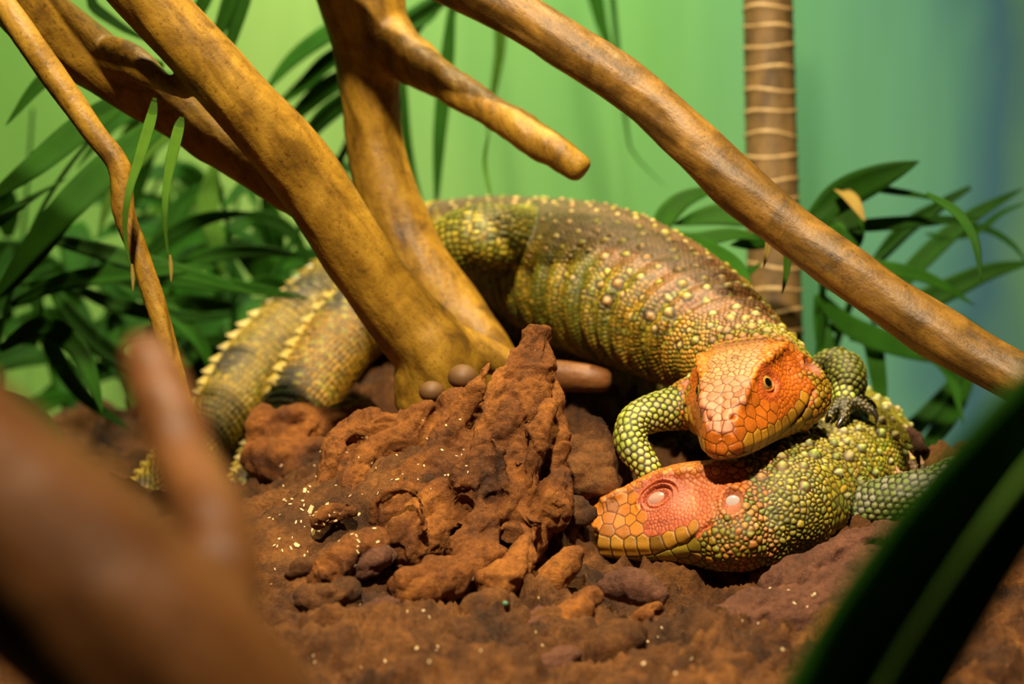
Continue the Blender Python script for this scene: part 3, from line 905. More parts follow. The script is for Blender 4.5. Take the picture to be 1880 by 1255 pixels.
# --- large near leaf
def near_leaf():
    root = empty('near_leaf', at(1480, 1400, 0.5))
    tag(root, 'large out-of-focus green strap leaf slanting up beside the sleeping lizard', 'leaf')
    pts = [at(1190, 2230, 0.57), at(1330, 1760, 0.52), at(1540, 1330, 0.51), at(1700, 1060, 0.5), at(1870, 830, 0.49), at(2100, 560, 0.48), at(2350, 330, 0.47)]
    me = blade_mesh(pts, 300 * 0.5 / FPX, (0.35, -1, 0.35), 0.2, 0.6, 50, 0.5)
    o = obj('blade', me, M_LEAF, root)
    s = o.modifiers.new('thick', 'SOLIDIFY'); s.thickness = 0.0006
    L = Loft([(*(p + np.array([0.004, -0.003, -0.001])), 0.0016, 0.0012) for p in pts], (0.3, -1, 0.2))
    v, f = L.mesh(10)
    me = to_mesh('midrib', v, f); smooth(me)
    obj('midrib', me, mat_plain('midrib', (0.10, 0.22, 0.03), 0.4), root)
near_leaf()

# ------------------------------------------------------------------ lizards
HEAD_X = [-1.2, 0, 1, 2, 3, 4, 5, 6, 7, 8, 8.6, 9.0]
HEAD_W = [3.1, 3.5, 3.75, 3.6, 3.25, 2.85, 2.45, 2.12, 1.80, 1.42, 1.08, 0.62]
HEAD_T = [2.35, 2.55, 2.7, 2.8, 2.85, 2.8, 2.58, 2.2, 1.75, 1.22, 0.82, 0.40]
HEAD_B = [2.5, 2.7, 2.75, 2.6, 2.45, 2.25, 2.05, 1.85, 1.65, 1.42, 1.2, 0.85]
MOUTH_X, MOUTH_Z = [2.0, 2.6, 3.4, 5, 7, 8.5, 9.2], [-0.1, -0.5, -1.0, -1.42, -1.28, -0.98, -0.90]
SECT = [(0, 1), (0.36, 0.99), (0.62, 0.86), (0.80, 0.52), (0.94, 0.1), (1.0, -0.25), (0.95, -0.55), (0.74, -0.86), (0.36, -1.0), (0, -1.0)]
EYE = np.array([4.75, 2.0, 1.3])
EAR = np.array([1.05, 3.3, 0.75])

class Head:
    def __init__(self, O, X, Z, sc):
        self.O, self.sc = np.asarray(O, float), sc * 0.01
        X = nrm(X)
        Y = nrm(np.cross(Z, X))
        self.M = np.stack([X, Y, np.cross(X, Y)], 1)
    def loc(self, co): return (co - self.O) @ self.M / self.sc
    def world(self, p): return np.asarray(p, float) @ self.M.T * self.sc + self.O
    def piece(self):
        xs = np.concatenate([np.linspace(-1.2, 8, 34), np.linspace(8.15, 9.0, 8)])
        w, t, b = np.interp(xs, HEAD_X, HEAD_W), np.interp(xs, HEAD_X, HEAD_T), np.interp(xs, HEAD_X, HEAD_B)
        prof = np.array(SECT + [(-y, z) for y, z in SECT[-2:0:-1]])
        V = []
        for x, ww, tt, bb in zip(xs, w, t, b):
            for y, z in prof:
                V.append((x, y * ww, z * (tt if z > 0 else bb)))
        n, m = len(prof), len(xs)
        F = [(i * n + j, i * n + (j + 1) % n, (i + 1) * n + (j + 1) % n, (i + 1) * n + j) for i in range(m - 1) for j in range(n)]
        F += [tuple(range(n))[::-1], tuple((m - 1) * n + j for j in range(n))]
        return self.world(np.array(V)), F

def polydist(p, pts):
    pts = np.asarray(pts, float)
    best = np.full(len(p), 1e9)
    for a, b in zip(pts[:-1], pts[1:]):
        t = np.clip(((p - a) @ (b - a)) / ((b - a) @ (b - a)), 0, 1)
        best = np.minimum(best, np.linalg.norm(p - a - t[:, None] * (b - a), axis=1))
    return best

def sculpt_head(p, asleep):
    """relief of the skull in head units (cm), for points p in head space"""
    q = p.copy(); q[:, 1] = np.abs(q[:, 1])
    g = lambda c, r, k=(1, 1, 1): np.exp(-((((q - np.asarray(c)) * k) / r) ** 2).sum(1))
    d = 0
    d = d + (0.30 + 0.14 * noise(q * 2.2, 77)) * np.exp(-(polydist(q, [(7.6, 0.95, 1.35), (6.4, 1.32, 2.0), (5.2, 1.6, 2.42), (4.2, 1.85, 2.5), (3.0, 2.15, 2.5), (1.8, 2.4, 2.35)]) / 0.34) ** 2)
    d = d - 0.30 * g((3.0, 2.75, 1.45), 0.85) - 0.12 * g((6.6, 1.75, 0.6), 0.8)
    d = d + 0.50 * g((0.5, 3.5, -0.7), 1.5) + 0.22 * g((2.0, 3.2, -1.6), 1.1)
    dx, dz = q[:, 0] - EYE[0], q[:, 2] - EYE[2]
    e = np.sqrt(((0.94 * dx - 0.34 * dz) * 0.82) ** 2 + ((0.34 * dx + 0.94 * dz) * 1.3) ** 2 + ((q[:, 1] - EYE[1]) * 0.8) ** 2) * (1.18 if asleep else 1.0)
    d = d - 0.26 * np.exp(-(e / 0.55) ** 2)
    if asleep:
        up = sstep(-0.35, 0.35, (q[:, 2] - EYE[2]) + 0.35 * (q[:, 0] - EYE[0]))
        d = d + (0.03 + 0.10 * up) * np.exp(-((e - 0.86) / 0.10) ** 2) + 0.09 * up * np.exp(-((e - 1.10) / 0.09) ** 2) - 0.16 * up * np.exp(-((e - 0.98) / 0.06) ** 2) - 0.12 * np.exp(-((e - 0.70) / 0.06) ** 2)
    else:
        d = d + 0.05 * np.exp(-((e - 0.72) / 0.2) ** 2)
    ea = np.sqrt((((q - EAR) * (1.15, 0.6, 0.95)) ** 2).sum(1))
    d = d - 0.30 * np.exp(-(ea / 0.46) ** 4) + 0.14 * np.exp(-((ea - 0.68) / 0.16) ** 2)
    mouth = [(9.3, 0, -0.90)] + [(x, np.interp(x, HEAD_X, HEAD_W) * 0.98, np.interp(x, MOUTH_X, MOUTH_Z)) for x in (8.8, 8.3, 7.5, 6.6, 5.6, 4.6, 3.6, 2.8, 2.2)]
    d = d - 0.16 * np.exp(-(polydist(q, mouth) / 0.10) ** 2) + 0.06 * np.exp(-((polydist(q, mouth) - 0.35) / 0.25) ** 2)
    d = d - 0.34 * g((8.35, 0.62, 0.88), 0.15) + 0.09 * g((8.35, 0.62, 0.88), 0.42)
    d = d - 0.06 * np.exp(-(q[:, 1] / 0.12) ** 2) * sstep(6.6, 7.2, q[:, 0]) * (q[:, 2] > 0)
    return d

class Seeds:
    F = ('pos', 'r', 'h', 'gw', 'dome', 'col', 'dark')
    def __init__(self):
        self.d = {k: [] for k in self.F}
    def add(self, pos, r, h, gw, dome, col, dark):
        n = len(pos)
        for k, v in zip(self.F, (pos, r, h, gw, dome, col, dark)):
            v = np.asarray(v, float)
            shape = (n, 3) if k in ('pos', 'col', 'dark') else (n,)
            self.d[k].append(np.broadcast_to(v, shape).copy())
    def arr(self, k): return np.concatenate(self.d[k])

def jit(col, n, amt=0.25):
    c = np.broadcast_to(np.asarray(col, float), (n, 3)) * (1 + amt * rng.normal(0, 1, (n, 1)))
    return np.clip(c, 0.004, 0.9)

BLK = (0.012, 0.010, 0.004)
def pick(n, cols, p):
    return np.asarray(cols, float)[rng.choice(len(cols), n, p=p)]

def ring_seeds(S, L, s0, s1, ds, dc, style, taper=True):
    """staggered rings of scales over a loft; style(s, a, pos) -> r, h, gw, dome, col, dark (units m)"""
    s, k = s0, 0
    ss, aa = [], []
    while s < s1:
        w, h = np.interp(s, L.s, L.w), np.interp(s, L.s, L.h)
        circ = math.pi * (3 * (w + h) - math.sqrt((3 * w + h) * (w + 3 * h)))
        n = max(6, int(circ / dc))
        a = (np.arange(n) + 0.5 * (k % 2)) * 2 * math.pi / n + rng.normal(0, 0.06, n) * 2 * math.pi / n
        aa.append(a); ss.append(np.full(n, s) + rng.normal(0, 0.05, n) * ds)
        s += ds; k += 1
    s, a = np.concatenate(ss), np.concatenate(aa)
    a = (a + math.pi) % (2 * math.pi) - math.pi
    pos = L.point(s, a)
    out = style(s, a, pos)
    keep = out[-1].copy()
    if S.d['pos']:
        q, qr = S.arr('pos'), S.arr('r')
        big = qr > 0.0024
        q, qr = q[big], qr[big]
        for i in range(0, len(pos), 4000):
            if len(q): keep[i:i + 4000] &= (np.linalg.norm(pos[i:i + 4000, None] - q[None], axis=2) > qr[None] * 0.95).all(1)
    S.add(pos[keep], *[np.broadcast_to(np.asarray(o, float), (len(s), 3) if np.ndim(o) and np.shape(o)[-1] == 3 and j >= 4 else (len(s),))[keep] for j, o in enumerate(out[:-1])])

def nearest_vert(p, x, z, side):
    m = np.where(p[:, 1] * side > 0.05)[0]
    return m[np.argmin((p[m, 0] - x) ** 2 + (p[m, 2] - z) ** 2)]

def dart(co, cand, rad, S):
    """scatter further seeds on bare surface, at least rad apart from all seeds"""
    cell = 0.006
    grid = {}
    def put(q, r): grid.setdefault(tuple((q // cell).astype(int)), []).append((q, r))
    for q, r in zip(S.arr('pos') if S.d['pos'] else [], S.arr('r') if S.d['r'] else []): put(q, r)
    keep = []
    for i in cand:
        q, r = co[i], rad[i]
        c = (q // cell).astype(int)
        ok = True
        for dx in (-1, 0, 1):
            for dy in (-1, 0, 1):
                for dz in (-1, 0, 1):
                    for q2, r2 in grid.get((c[0] + dx, c[1] + dy, c[2] + dz), ()):
                        e = q - q2
                        if e[0] * e[0] + e[1] * e[1] + e[2] * e[2] < (0.82 * (r + r2)) ** 2:
                            ok = False; break
                    if not ok: break
                if not ok: break
            if not ok: break
        if ok:
            keep.append(i); put(q, r)
    return np.array(keep, int)

def apply_scales(me, S, base_off=0.0):
    co, no = get_co(me), get_no(me)
    pos = S.arr('pos'); r = S.arr('r')
    t = kdtree.KDTree(len(pos))
    for i, q in enumerate(pos): t.insert(q, i)
    t.balance()
    K = 6
    res = [t.find_n(c, K) for c in co.tolist()]
    idx = np.array([[x[1] for x in q] for q in res])
    dist = np.array([[x[2] for x in q] for q in res])
    w2 = r[idx] ** 2
    pw = dist ** 2 - w2
    o = np.argsort(pw, axis=1)
    i1 = np.take_along_axis(idx, o[:, :1], 1)[:, 0]
    d1 = np.take_along_axis(dist, o[:, :1], 1)[:, 0]
    p1 = np.take_along_axis(pw, o[:, :1], 1)[:, 0]
    edge = np.full(len(co), 1e9)
    for k in range(1, K):
        ik = np.take_along_axis(idx, o[:, k:k + 1], 1)[:, 0]
        pk = np.take_along_axis(pw, o[:, k:k + 1], 1)[:, 0]
        sep = np.linalg.norm(pos[ik] - pos[i1], axis=1) + 1e-6
        edge = np.minimum(edge, (pk - p1) / (2 * sep))
    gw, h, dome = S.arr('gw')[i1], S.arr('h')[i1], S.arr('dome')[i1]
    prof = sstep(0, 1, edge / gw)
    bead = 1 - dome * np.clip(d1 / (r[i1] * 1.25), 0, 1) ** 2
    set_co(me, co + no * (h * prof * bead + base_off)[:, None])
    tcol = sstep(0.16, 0.72, edge / gw)
    return mix(S.arr('dark')[i1], S.arr('col')[i1], tcol), i1

def refine(me, mask):
    bm = bmesh.new(); bm.from_mesh(me)
    bm.verts.ensure_lookup_table()
    ed = [e for e in bm.edges if mask[e.verts[0].index] and mask[e.verts[1].index]]
    bmesh.ops.subdivide_edges(bm, edges=ed, cuts=1, use_grid_fill=True)
    bm.to_mesh(me); bm.free()
    smooth(me)
    me.update()

ORANGE, YEL, OLIVE, GREEN = (0.62, 0.17, 0.015), (0.55, 0.36, 0.03), (0.24, 0.22, 0.02), (0.17, 0.23, 0.025)

def head_style(p, asleep):
    """scale size (mm) and look over the head, by place on the skull"""
    n = len(p)
    p = p + 0.32 * np.stack([noise(p * 0.9, 71), noise(p * 0.9, 72), noise(p * 0.9, 73)], 1) + 0.16 * np.stack([noise(p * 4, 74), noise(p * 4, 75), noise(p * 4, 76)], 1)
    x, ay, z = p[:, 0], np.abs(p[:, 1]), p[:, 2]
    top = np.interp(x, HEAD_X, HEAD_T)
    mz = np.interp(x, MOUTH_X, MOUTH_Z)
    q = p.copy(); q[:, 1] = ay
    eye = np.linalg.norm((q - EYE) * (1, 0.8, 1.1), axis=1)
    ear = np.linalg.norm((q - EAR) * (1, 0.7, 1), axis=1)
    r = np.full(n, 1.7); h = np.full(n, 0.55); gw = np.full(n, 0.75); dome = np.full(n, 0.55)
    col = jit(ORANGE, n, 0.12); dark = np.tile((0.16, 0.035, 0.006), (n, 1))
    neck = x < 0.4
    crown = (z > 0.80 * top) & (x > 0.4)
    lore = (z > mz) & (x > 5.3) & ~crown
    jaw = (z < mz + 0.1 * (x > 2)) & (x > 0.4)
    jowl = (x < 2.2) & (z < 0.9) & (x > -0.6) & ~crown
    temple = (x > 1.2) & (x <= 5.3) & (z >= mz) & ~crown & ~(jowl & (z < 0))
    def put(m, R, H, G, D, c, dk, ja=0.12):
        r[m], h[m], gw[m], dome[m] = R, H, G, D
        col[m] = jit(c, m.sum(), ja) if np.ndim(c) == 1 else c[m]
        dark[m] = dk
    BR = (0.16, 0.04, 0.008)
    if asleep:
        put(temple, 1.15, 0.40, 0.6, 0.6, (0.66, 0.20, 0.06), (0.46, 0.11, 0.03))
        put(temple & (x > 3.2), 0.9, 0.25, 0.5, 0.5, (0.60, 0.13, 0.04), (0.30, 0.05, 0.015))
        put(lore, 3.4, 0.25, 0.6, 0.2, (0.56, 0.19, 0.022), (0.09, 0.025, 0.005), 0.22)
        put(crown, 1.6, 0.28, 0.5, 0.3, (0.60, 0.20, 0.035), (0.18, 0.04, 0.008))
        put(crown & (x < 2.2), 2.4, 0.8, 0.7, 0.6, (0.66, 0.30, 0.10), BR, 0.15)
        put(jaw, 1.8, 0.8, 1.0, 0.55, pick(n, [(0.40, 0.25, 0.02), (0.25, 0.24, 0.025), (0.52, 0.27, 0.02)], [0.4, 0.35, 0.25]), BLK)
        put(jowl, 1.4, 0.8, 0.95, 0.6, pick(n, [(0.55, 0.28, 0.03), (0.32, 0.28, 0.03), (0.60, 0.25, 0.06)], [0.35, 0.35, 0.3]), (0.05, 0.025, 0.006))
        hi = jowl & (z > 0.1)
        put(hi, 1.15, 0.5, 0.6, 0.6, (0.66, 0.28, 0.09), (0.36, 0.09, 0.025))
        put(jaw & (z < -1.5) & (x > 3), 2.2, 0.55, 0.9, 0.4, pick(n, [(0.30, 0.19, 0.015), (0.20, 0.19, 0.02), (0.36, 0.16, 0.015)], [0.4, 0.3, 0.3]), BLK)
        put(neck, 1.5, 0.9, 1.0, 0.6, pick(n, [(0.60, 0.34, 0.08), (0.36, 0.33, 0.05), (0.60, 0.25, 0.06), (0.26, 0.30, 0.06)], [0.3, 0.3, 0.2, 0.2]), (0.05, 0.025, 0.006))
    else:
        put(temple, 1.3, 0.35, 0.55, 0.5, (0.60, 0.15, 0.012), (0.38, 0.075, 0.007))
        put(lore, 3.2, 0.25, 0.55, 0.2, (0.58, 0.15, 0.012), (0.09, 0.020, 0.004), 0.12)
        put(crown, 1.4, 0.30, 0.55, 0.3, (0.56, 0.20, 0.06), (0.10, 0.022, 0.006))
        put(crown & (x > 3.0) & (x <= 5.8), 1.75, 0.34, 0.58, 0.25, (0.58, 0.25, 0.10), (0.08, 0.020, 0.006))
        put(crown & (x > 5.8), 2.6, 0.34, 0.60, 0.2, (0.56, 0.20, 0.10), (0.06, 0.015, 0.006))
        put(crown & (ay > 1.45), 1.8, 0.5, 0.5, 0.5, (0.62, 0.20, 0.02), BR)
        put(jaw, 2.0, 0.6, 0.85, 0.45, pick(n, [(0.52, 0.30, 0.02), (0.44, 0.27, 0.015), (0.56, 0.24, 0.015)], [0.4, 0.3, 0.3]), (0.05, 0.022, 0.004))
        put(jowl, 1.5, 0.6, 0.8, 0.5, pick(n, [(0.54, 0.30, 0.02), (0.46, 0.30, 0.02), (0.58, 0.22, 0.015)], [0.4, 0.35, 0.25]), (0.07, 0.03, 0.004))
        put(neck, 1.5, 0.8, 0.7, 0.6, pick(n, [(0.60, 0.32, 0.05), (0.58, 0.24, 0.04), (0.50, 0.34, 0.04)], [0.4, 0.35, 0.25]), (0.10, 0.04, 0.006))
    m = eye < 1.05
    put(m, 0.75, 0.18, 0.4, 0.4, (0.60, 0.13, 0.02) if not asleep else (0.58, 0.14, 0.06), (0.30, 0.05, 0.012))
    m = ear < 0.6
    put(m, 0.8, 0.1, 0.4, 0.4, (0.55, 0.20, 0.09), (0.35, 0.10, 0.04))
    sz = neck | (jowl & (z < 0.1)) | (jaw & (x < 3.5))
    k = rng.choice([0.75, 1.0, 1.3, 1.55], n, p=[0.3, 0.35, 0.25, 0.1])
    r[sz] *= k[sz]; h[sz] *= k[sz]
    mm = 0.001
    return r * mm, h * mm, gw * mm, dome, col, dark

def limb(rows):
    return pl(rows, (0.25, -1.0, 0.3))

def cone_mesh(name, pts, r0, nv=8):
    L = Loft([(*p, max(r0 * (1 - k / (len(pts) - 1)) ** 0.8, 0.0002), max(r0 * (1 - k / (len(pts) - 1)) ** 0.8, 0.0002)) for k, p in enumerate(pts)], (0.3, -1, 0.2), 0.0012)
    v, f = L.mesh(nv)
    me = to_mesh(name, v, f); smooth(me)
    return me

def crest_mesh():
    V = [(-3, -1.6, -1.2), (3.2, -1.4, -1.2), (3.2, 1.4, -1.2), (-3, 1.6, -1.2), (-1.5, -0.9, 1.2), (2.6, -0.5, 2.6), (2.6, 0.5, 2.6), (-1.5, 0.9, 1.2), (4.6, 0, 3.4)]
    F = [(3, 2, 1, 0), (0, 1, 5, 4), (2, 3, 7, 6), (3, 0, 4, 7), (4, 5, 6, 7), (1, 2, 8), (1, 8, 5), (2, 6, 8), (5, 8, 6)]
    return to_mesh('crest_scale', np.array(V) * 0.001, F)
CREST = crest_mesh()
CREST.materials.append(M_CREST)

def lizard(name, label, head, spine, limbs, fingers, claws, asleep, body_s0, tail_s, voxel, styles, folds, crest_from):
    root = empty(name, (spine[3][0], spine[3][1], 0.0))
    tag(root, label, 'lizard')
    body = Loft(spine, (0, 0, 1), 0.003, (-0.70, 0.35, 0.62), (tail_s, tail_s + 0.16))
    arms = [limb(r) for r in limbs]
    digits = [limb(r) for r in fingers]
    me = fuse([head.piece(), body.mesh(40)] + [a.mesh(22) for a in arms] + [f.mesh(12) for f in digits], voxel, 5)
    # finer skin where scales are seen close up
    p = head.loc(get_co(me))
    refine(me, (p[:, 0] > -3.5) & (np.abs(p[:, 1]) < 6.5) & (np.abs(p[:, 2]) < 5.5))
    co, no = get_co(me), get_no(me)
    p = head.loc(co)
    inh = (p[:, 0] > -0.5) & (np.abs(p[:, 1]) < 5.5) & (np.abs(p[:, 2]) < 4.2)
    d = np.zeros(len(co))
    d[inh] = sculpt_head(p[inh], asleep) * head.sc * sstep(-0.5, 0.3, p[inh, 0])
    # skin folds across the flank
    cc = catmull(np.c_[body.c, body.s], 1500)
    t = kdtree.KDTree(len(cc))
    for i, q in enumerate(cc): t.insert(q[:3], i)
    t.balance()
    near = np.array([t.find(c)[1:] for c in co.tolist()])
    sv = cc[near[:, 0].astype(int), 3]
    d = d + folds(sv, co, p)
    wid = np.interp(sv, body.s, body.w)
    ont = (near[:, 1] < wid * 1.5) * sstep(tail_s - 0.01, tail_s + 0.02, sv)
    d = d + ont * 0.0010 * (np.abs(np.cos((sv - tail_s) * math.pi / 0.0062)) - 0.6)
    set_co(me, co + no * d[:, None])
    co = get_co(me)
    p = head.loc(co)
    S = Seeds()
    # lip scales in a regular row above and below the mouth
    headm = (p[:, 0] > 0.3) & (np.abs(p[:, 1]) < 5) & (np.abs(p[:, 2]) < 3.8)
    hi = np.where(headm)[0]
    ph = p[hi]
    lip = (0.52, 0.25, 0.025) if asleep else (0.56, 0.26, 0.018)
    for side in (-1, 1):
        for row, zoff, n in ((0, 0.55, 9), (1, -0.42, 8)):
            xs = np.linspace(3.0, 8.35, n)
            ids = [nearest_vert(ph, x, np.interp(x, MOUTH_X, MOUTH_Z) + zoff, side) for x in xs]
            c = lip if row == 0 else ((0.30, 0.22, 0.02) if asleep else (0.50, 0.27, 0.02))
            S.add(co[hi[ids]], 0.0030, 0.00045, 0.0008, 0.15, jit(c, n, 0.18), (0.03, 0.012, 0.003))
    # large plates across the nape
    tops = np.where((p[:, 2] > 0.8) & (p[:, 0] > -3.2) & (p[:, 0] < 1.6) & (np.abs(p[:, 1]) < 3.2))[0]
    pt = p[tops]
    for row, x in enumerate((0.5, -0.45, -1.45, -2.5)):
        for j in range(5):
            y = (j - 2) * 0.95 + (0.45 if row % 2 else 0) + rng.normal(0, 0.08)
            m = (np.abs(pt[:, 0] - x) < 0.12) & (np.abs(pt[:, 1] - y) < 0.12)
            if not m.any(): continue
            i = tops[np.where(m)[0][np.argmax(pt[m, 2])]]
            rr = rng.uniform(0.0026, 0.0040)
            c = ((0.62, 0.27, 0.10), (0.55, 0.33, 0.12), (0.42, 0.38, 0.12), (0.34, 0.38, 0.10))[row] if asleep else ((0.60, 0.25, 0.08), (0.60, 0.32, 0.10), (0.62, 0.42, 0.12), (0.58, 0.44, 0.14))[row]
            S.add(co[[i]], rr, rr * 0.55, rr * 0.8, 0.7, jit(c, 1, 0.08), (0.10, 0.035, 0.008))
    for st in styles(body, arms, digits, S, tail_s): pass
    # everything still bare: head, throat, joints
    r, h, gw, dome, col, dark = head_style(p, asleep)
    away = (~headm & (p[:, 0] < -0.8)) | (np.abs(p[:, 1]) > np.interp(p[:, 0], HEAD_X, HEAD_W) + 0.85) | (p[:, 2] < -np.interp(p[:, 0], HEAD_X, HEAD_B) - 0.6)
    r[away] = rng.choice([0.0011, 0.0014, 0.0017, 0.0023], int(away.sum()), p=[0.3, 0.3, 0.25, 0.15])
    h[away] = r[away] * 0.55
    col[away] = jit(pick(int(away.sum()), [(0.34, 0.30, 0.03), (0.22, 0.23, 0.025), (0.42, 0.32, 0.03)], [0.4, 0.35, 0.25]), int(away.sum()), 0.15)
    dark[away] = (0.035, 0.025, 0.006)
    step = 2
    cand = np.where(((p[:, 0] > -3.0) & (np.abs(p[:, 1]) < 6) & (np.abs(p[:, 2]) < 5)) | (rng.random(len(co)) < 0.08))[0]
    mzz = np.interp(p[:, 0], MOUTH_X, MOUTH_Z)
    inlip = headm & (p[:, 0] > 2.75) & (p[:, 0] < 8.8) & (p[:, 2] > mzz - 0.85) & (p[:, 2] < mzz + 1.05)
    cand = rng.permutation(cand[~inlip[cand]])[: 60000]
    k = dart(co, cand, r, S)
    S.add(co[k], r[k], h[k], gw[k], dome[k], col[k], dark[k])
    colr, i1 = apply_scales(me, S)
    if asleep:                                           # redder skin of the temple
        qa = np.c_[p[:, 0], np.abs(p[:, 1]), p[:, 2]]
        for c, rad, tint, k in (((2.9, 2.8, 0.9), 1.1, (0.66, 0.20, 0.11), 0.5),):
            colr = mix(colr, tint, k * np.exp(-((qa - c) ** 2).sum(1) / rad ** 2))
    set_col(me, colr)
    obj('body', me, M_SKIN, root)
    # crest of raised scales along the tail
    s = crest_from
    k = 0
    while s < body.length * 0.97:
        for a in (-0.24, 0.24):
            c, sd, up, T, w, hh = [v[0] for v in body.frame(np.array([s]))]
            P = c + w * math.sin(a) * sd + hh * math.cos(a) * up + 0.0002 * up
            N = nrm(math.sin(a) * sd + math.cos(a) * up)
            X = nrm(T - (T @ N) * N)
            o = bpy.data.objects.new('crest_scale', CREST)
            COL.objects.link(o)
            f = 1.3 * min(1.25, 0.45 + 0.9 * (w / 0.024)) * random.uniform(0.85, 1.1)
            Y = np.cross(N, X)
            mw = np.eye(4); mw[:3, 0], mw[:3, 1], mw[:3, 2], mw[:3, 3] = X * f, Y * f, N * f, P
            from mathutils import Matrix
            o.parent = root
            o.matrix_parent_inverse = root.matrix_world.inverted()
            o.matrix_basis = Matrix(mw.tolist())
        s += 0.0124
        k += 1
    for pts, rr, m in claws:
        obj('claw', cone_mesh('claw', [at(*q) for q in pts], rr), m, root)
    # eyes and ears
    for side in (1, -1):
        fl = np.array([1, side, 1])
        n = nrm(np.array([0.30, 0.86 * side, 0.40]))
        if asleep:
            v, f = ellipsoid((0, 0, 0), (0.60, 0.22, 0.38), 18, 28)
            v = v @ np.array([[0.97, 0, 0.22], [0, 1, 0], [-0.22, 0, 0.97]]).T
            me = to_mesh('eyelid', head.world(v * fl + (EYE + (-0.02, -0.26, -0.10)) * fl), f); smooth(me)
            o = obj('eyelid', me, M_LID, root); o['label'] = 'pale closed eyelid'
        else:
            c = (EYE + (0.0, -0.41, 0.02)) * fl
            v, f = ellipsoid((0, 0, 0), (0.52, 0.52, 0.52), 24, 32)
            me = to_mesh('eye', head.world(v + c), f); smooth(me)
            e = obj('eye', me, M_EYE, root); e['label'] = 'dark glossy open eye'
            a = nrm(n + np.array([0.25, 0, 0]))
            b1 = nrm(np.cross(a, (0, 0, 1))); b2 = np.cross(b1, a)
            V, F = [c + a * 0.532], []
            for ri, rad in enumerate((0.08, 0.16, 0.23)):
                for j in range(24):
                    th = j * math.tau / 24
                    q = a * math.sqrt(0.53 ** 2 - rad ** 2) + rad * (math.cos(th) * b1 * 0.8 + math.sin(th) * b2)
                    V.append(c + nrm(q) * 0.53)
            for j in range(24):
                k = (j + 1) % 24
                F.append((0, 1 + j, 1 + k))
                for ri in range(2):
                    F.append((1 + ri * 24 + j, 1 + (ri + 1) * 24 + j, 1 + (ri + 1) * 24 + k, 1 + ri * 24 + k))
            me = to_mesh('pupil', head.world(np.array(V)), F); smooth(me)
            obj('pupil', me, M_PUPIL, e)
            b1 = nrm(np.cross(n, (0, 0, 1))); b2 = np.cross(b1, n)
            rows = []
            cen = (EYE + (0.05, -0.10, 0.04)) * fl
            for j in range(29):
                th = j * math.tau / 28
                q = cen + 0.54 * math.cos(th) * b1 + 0.36 * math.sin(th) * b2 - 0.12 * abs(math.cos(th)) * n
                rows.append((*head.world(q), 0.0009, 0.0009))
            v, f = Loft(rows, tuple(head.M @ n), 0.001).mesh(10)
            me = to_mesh('eyelid', v, f); smooth(me)
            obj('eyelid', me, M_LIDO, root)
        v, f = ellipsoid((0, 0, 0), (0.36, 0.10, 0.32), 14, 24)
        me = to_mesh('eardrum', head.world(v * fl + (EAR + (0.0, -0.14 if asleep else -0.25, 0)) * fl), f); smooth(me)
        o = obj('eardrum', me, M_DRUM, root); o['label'] = 'pale oval eardrum'
    return root

M_LID = mat_plain('eyelid_pale', (0.55, 0.30, 0.22), 0.3, 0.5, 0.2, 200)
M_LIDO = mat_plain('eyelid_orange', (0.50, 0.13, 0.012), 0.4, 0.5, 0.3, 500)
M_DRUM = mat_plain('eardrum', (0.50, 0.44, 0.42), 0.25, 0.5, 0.1, 100)
M_EYE = mat_plain('iris', (0.34, 0.19, 0.04), 0.06, 0.8, 0.5, 700)
M_PUPIL = mat_plain('pupil', (0.004, 0.003, 0.002), 0.04, 0.8)

def cm(rows):
    """(px, py, depth, half width cm, half height cm) -> loft rows"""
    return [(*at(a, b, c), w * 0.01, h * 0.01) for a, b, c, w, h in rows]

def limb_style(cols, p, dark=BLK, r=0.0020):
    def f(s, a, pos):
        n = len(s)
        return r, 0.00075, 0.00125, 0.45, jit(pick(n, cols, p), n, 0.12), np.tile(dark, (n, 1)), np.ones(n, bool)
    return f

def tail_style(dark_at, warm):
    def f(s, a, pos):
        n = len(s)
        band = 0.5 + 0.5 * np.sin(s * 2 * math.pi / 0.085 + dark_at)
        top = np.cos(a)
        base = mix((0.46, 0.33, 0.02), (0.44, 0.19, 0.012), np.full(n, warm))
        drk = sstep(0.55, 0.9, band) * sstep(-0.1, 0.6, top)
        c = mix(base, (0.075, 0.060, 0.035), drk)
        c = mix(c, (0.16, 0.13, 0.02), 0.55 * (rng.random(n) < 0.22))
        return 0.0018, 0.0012, 0.0016, 0.4, jit(c, n, 0.15), np.tile((0.03, 0.022, 0.005), (n, 1)), np.ones(n, bool)
    return f

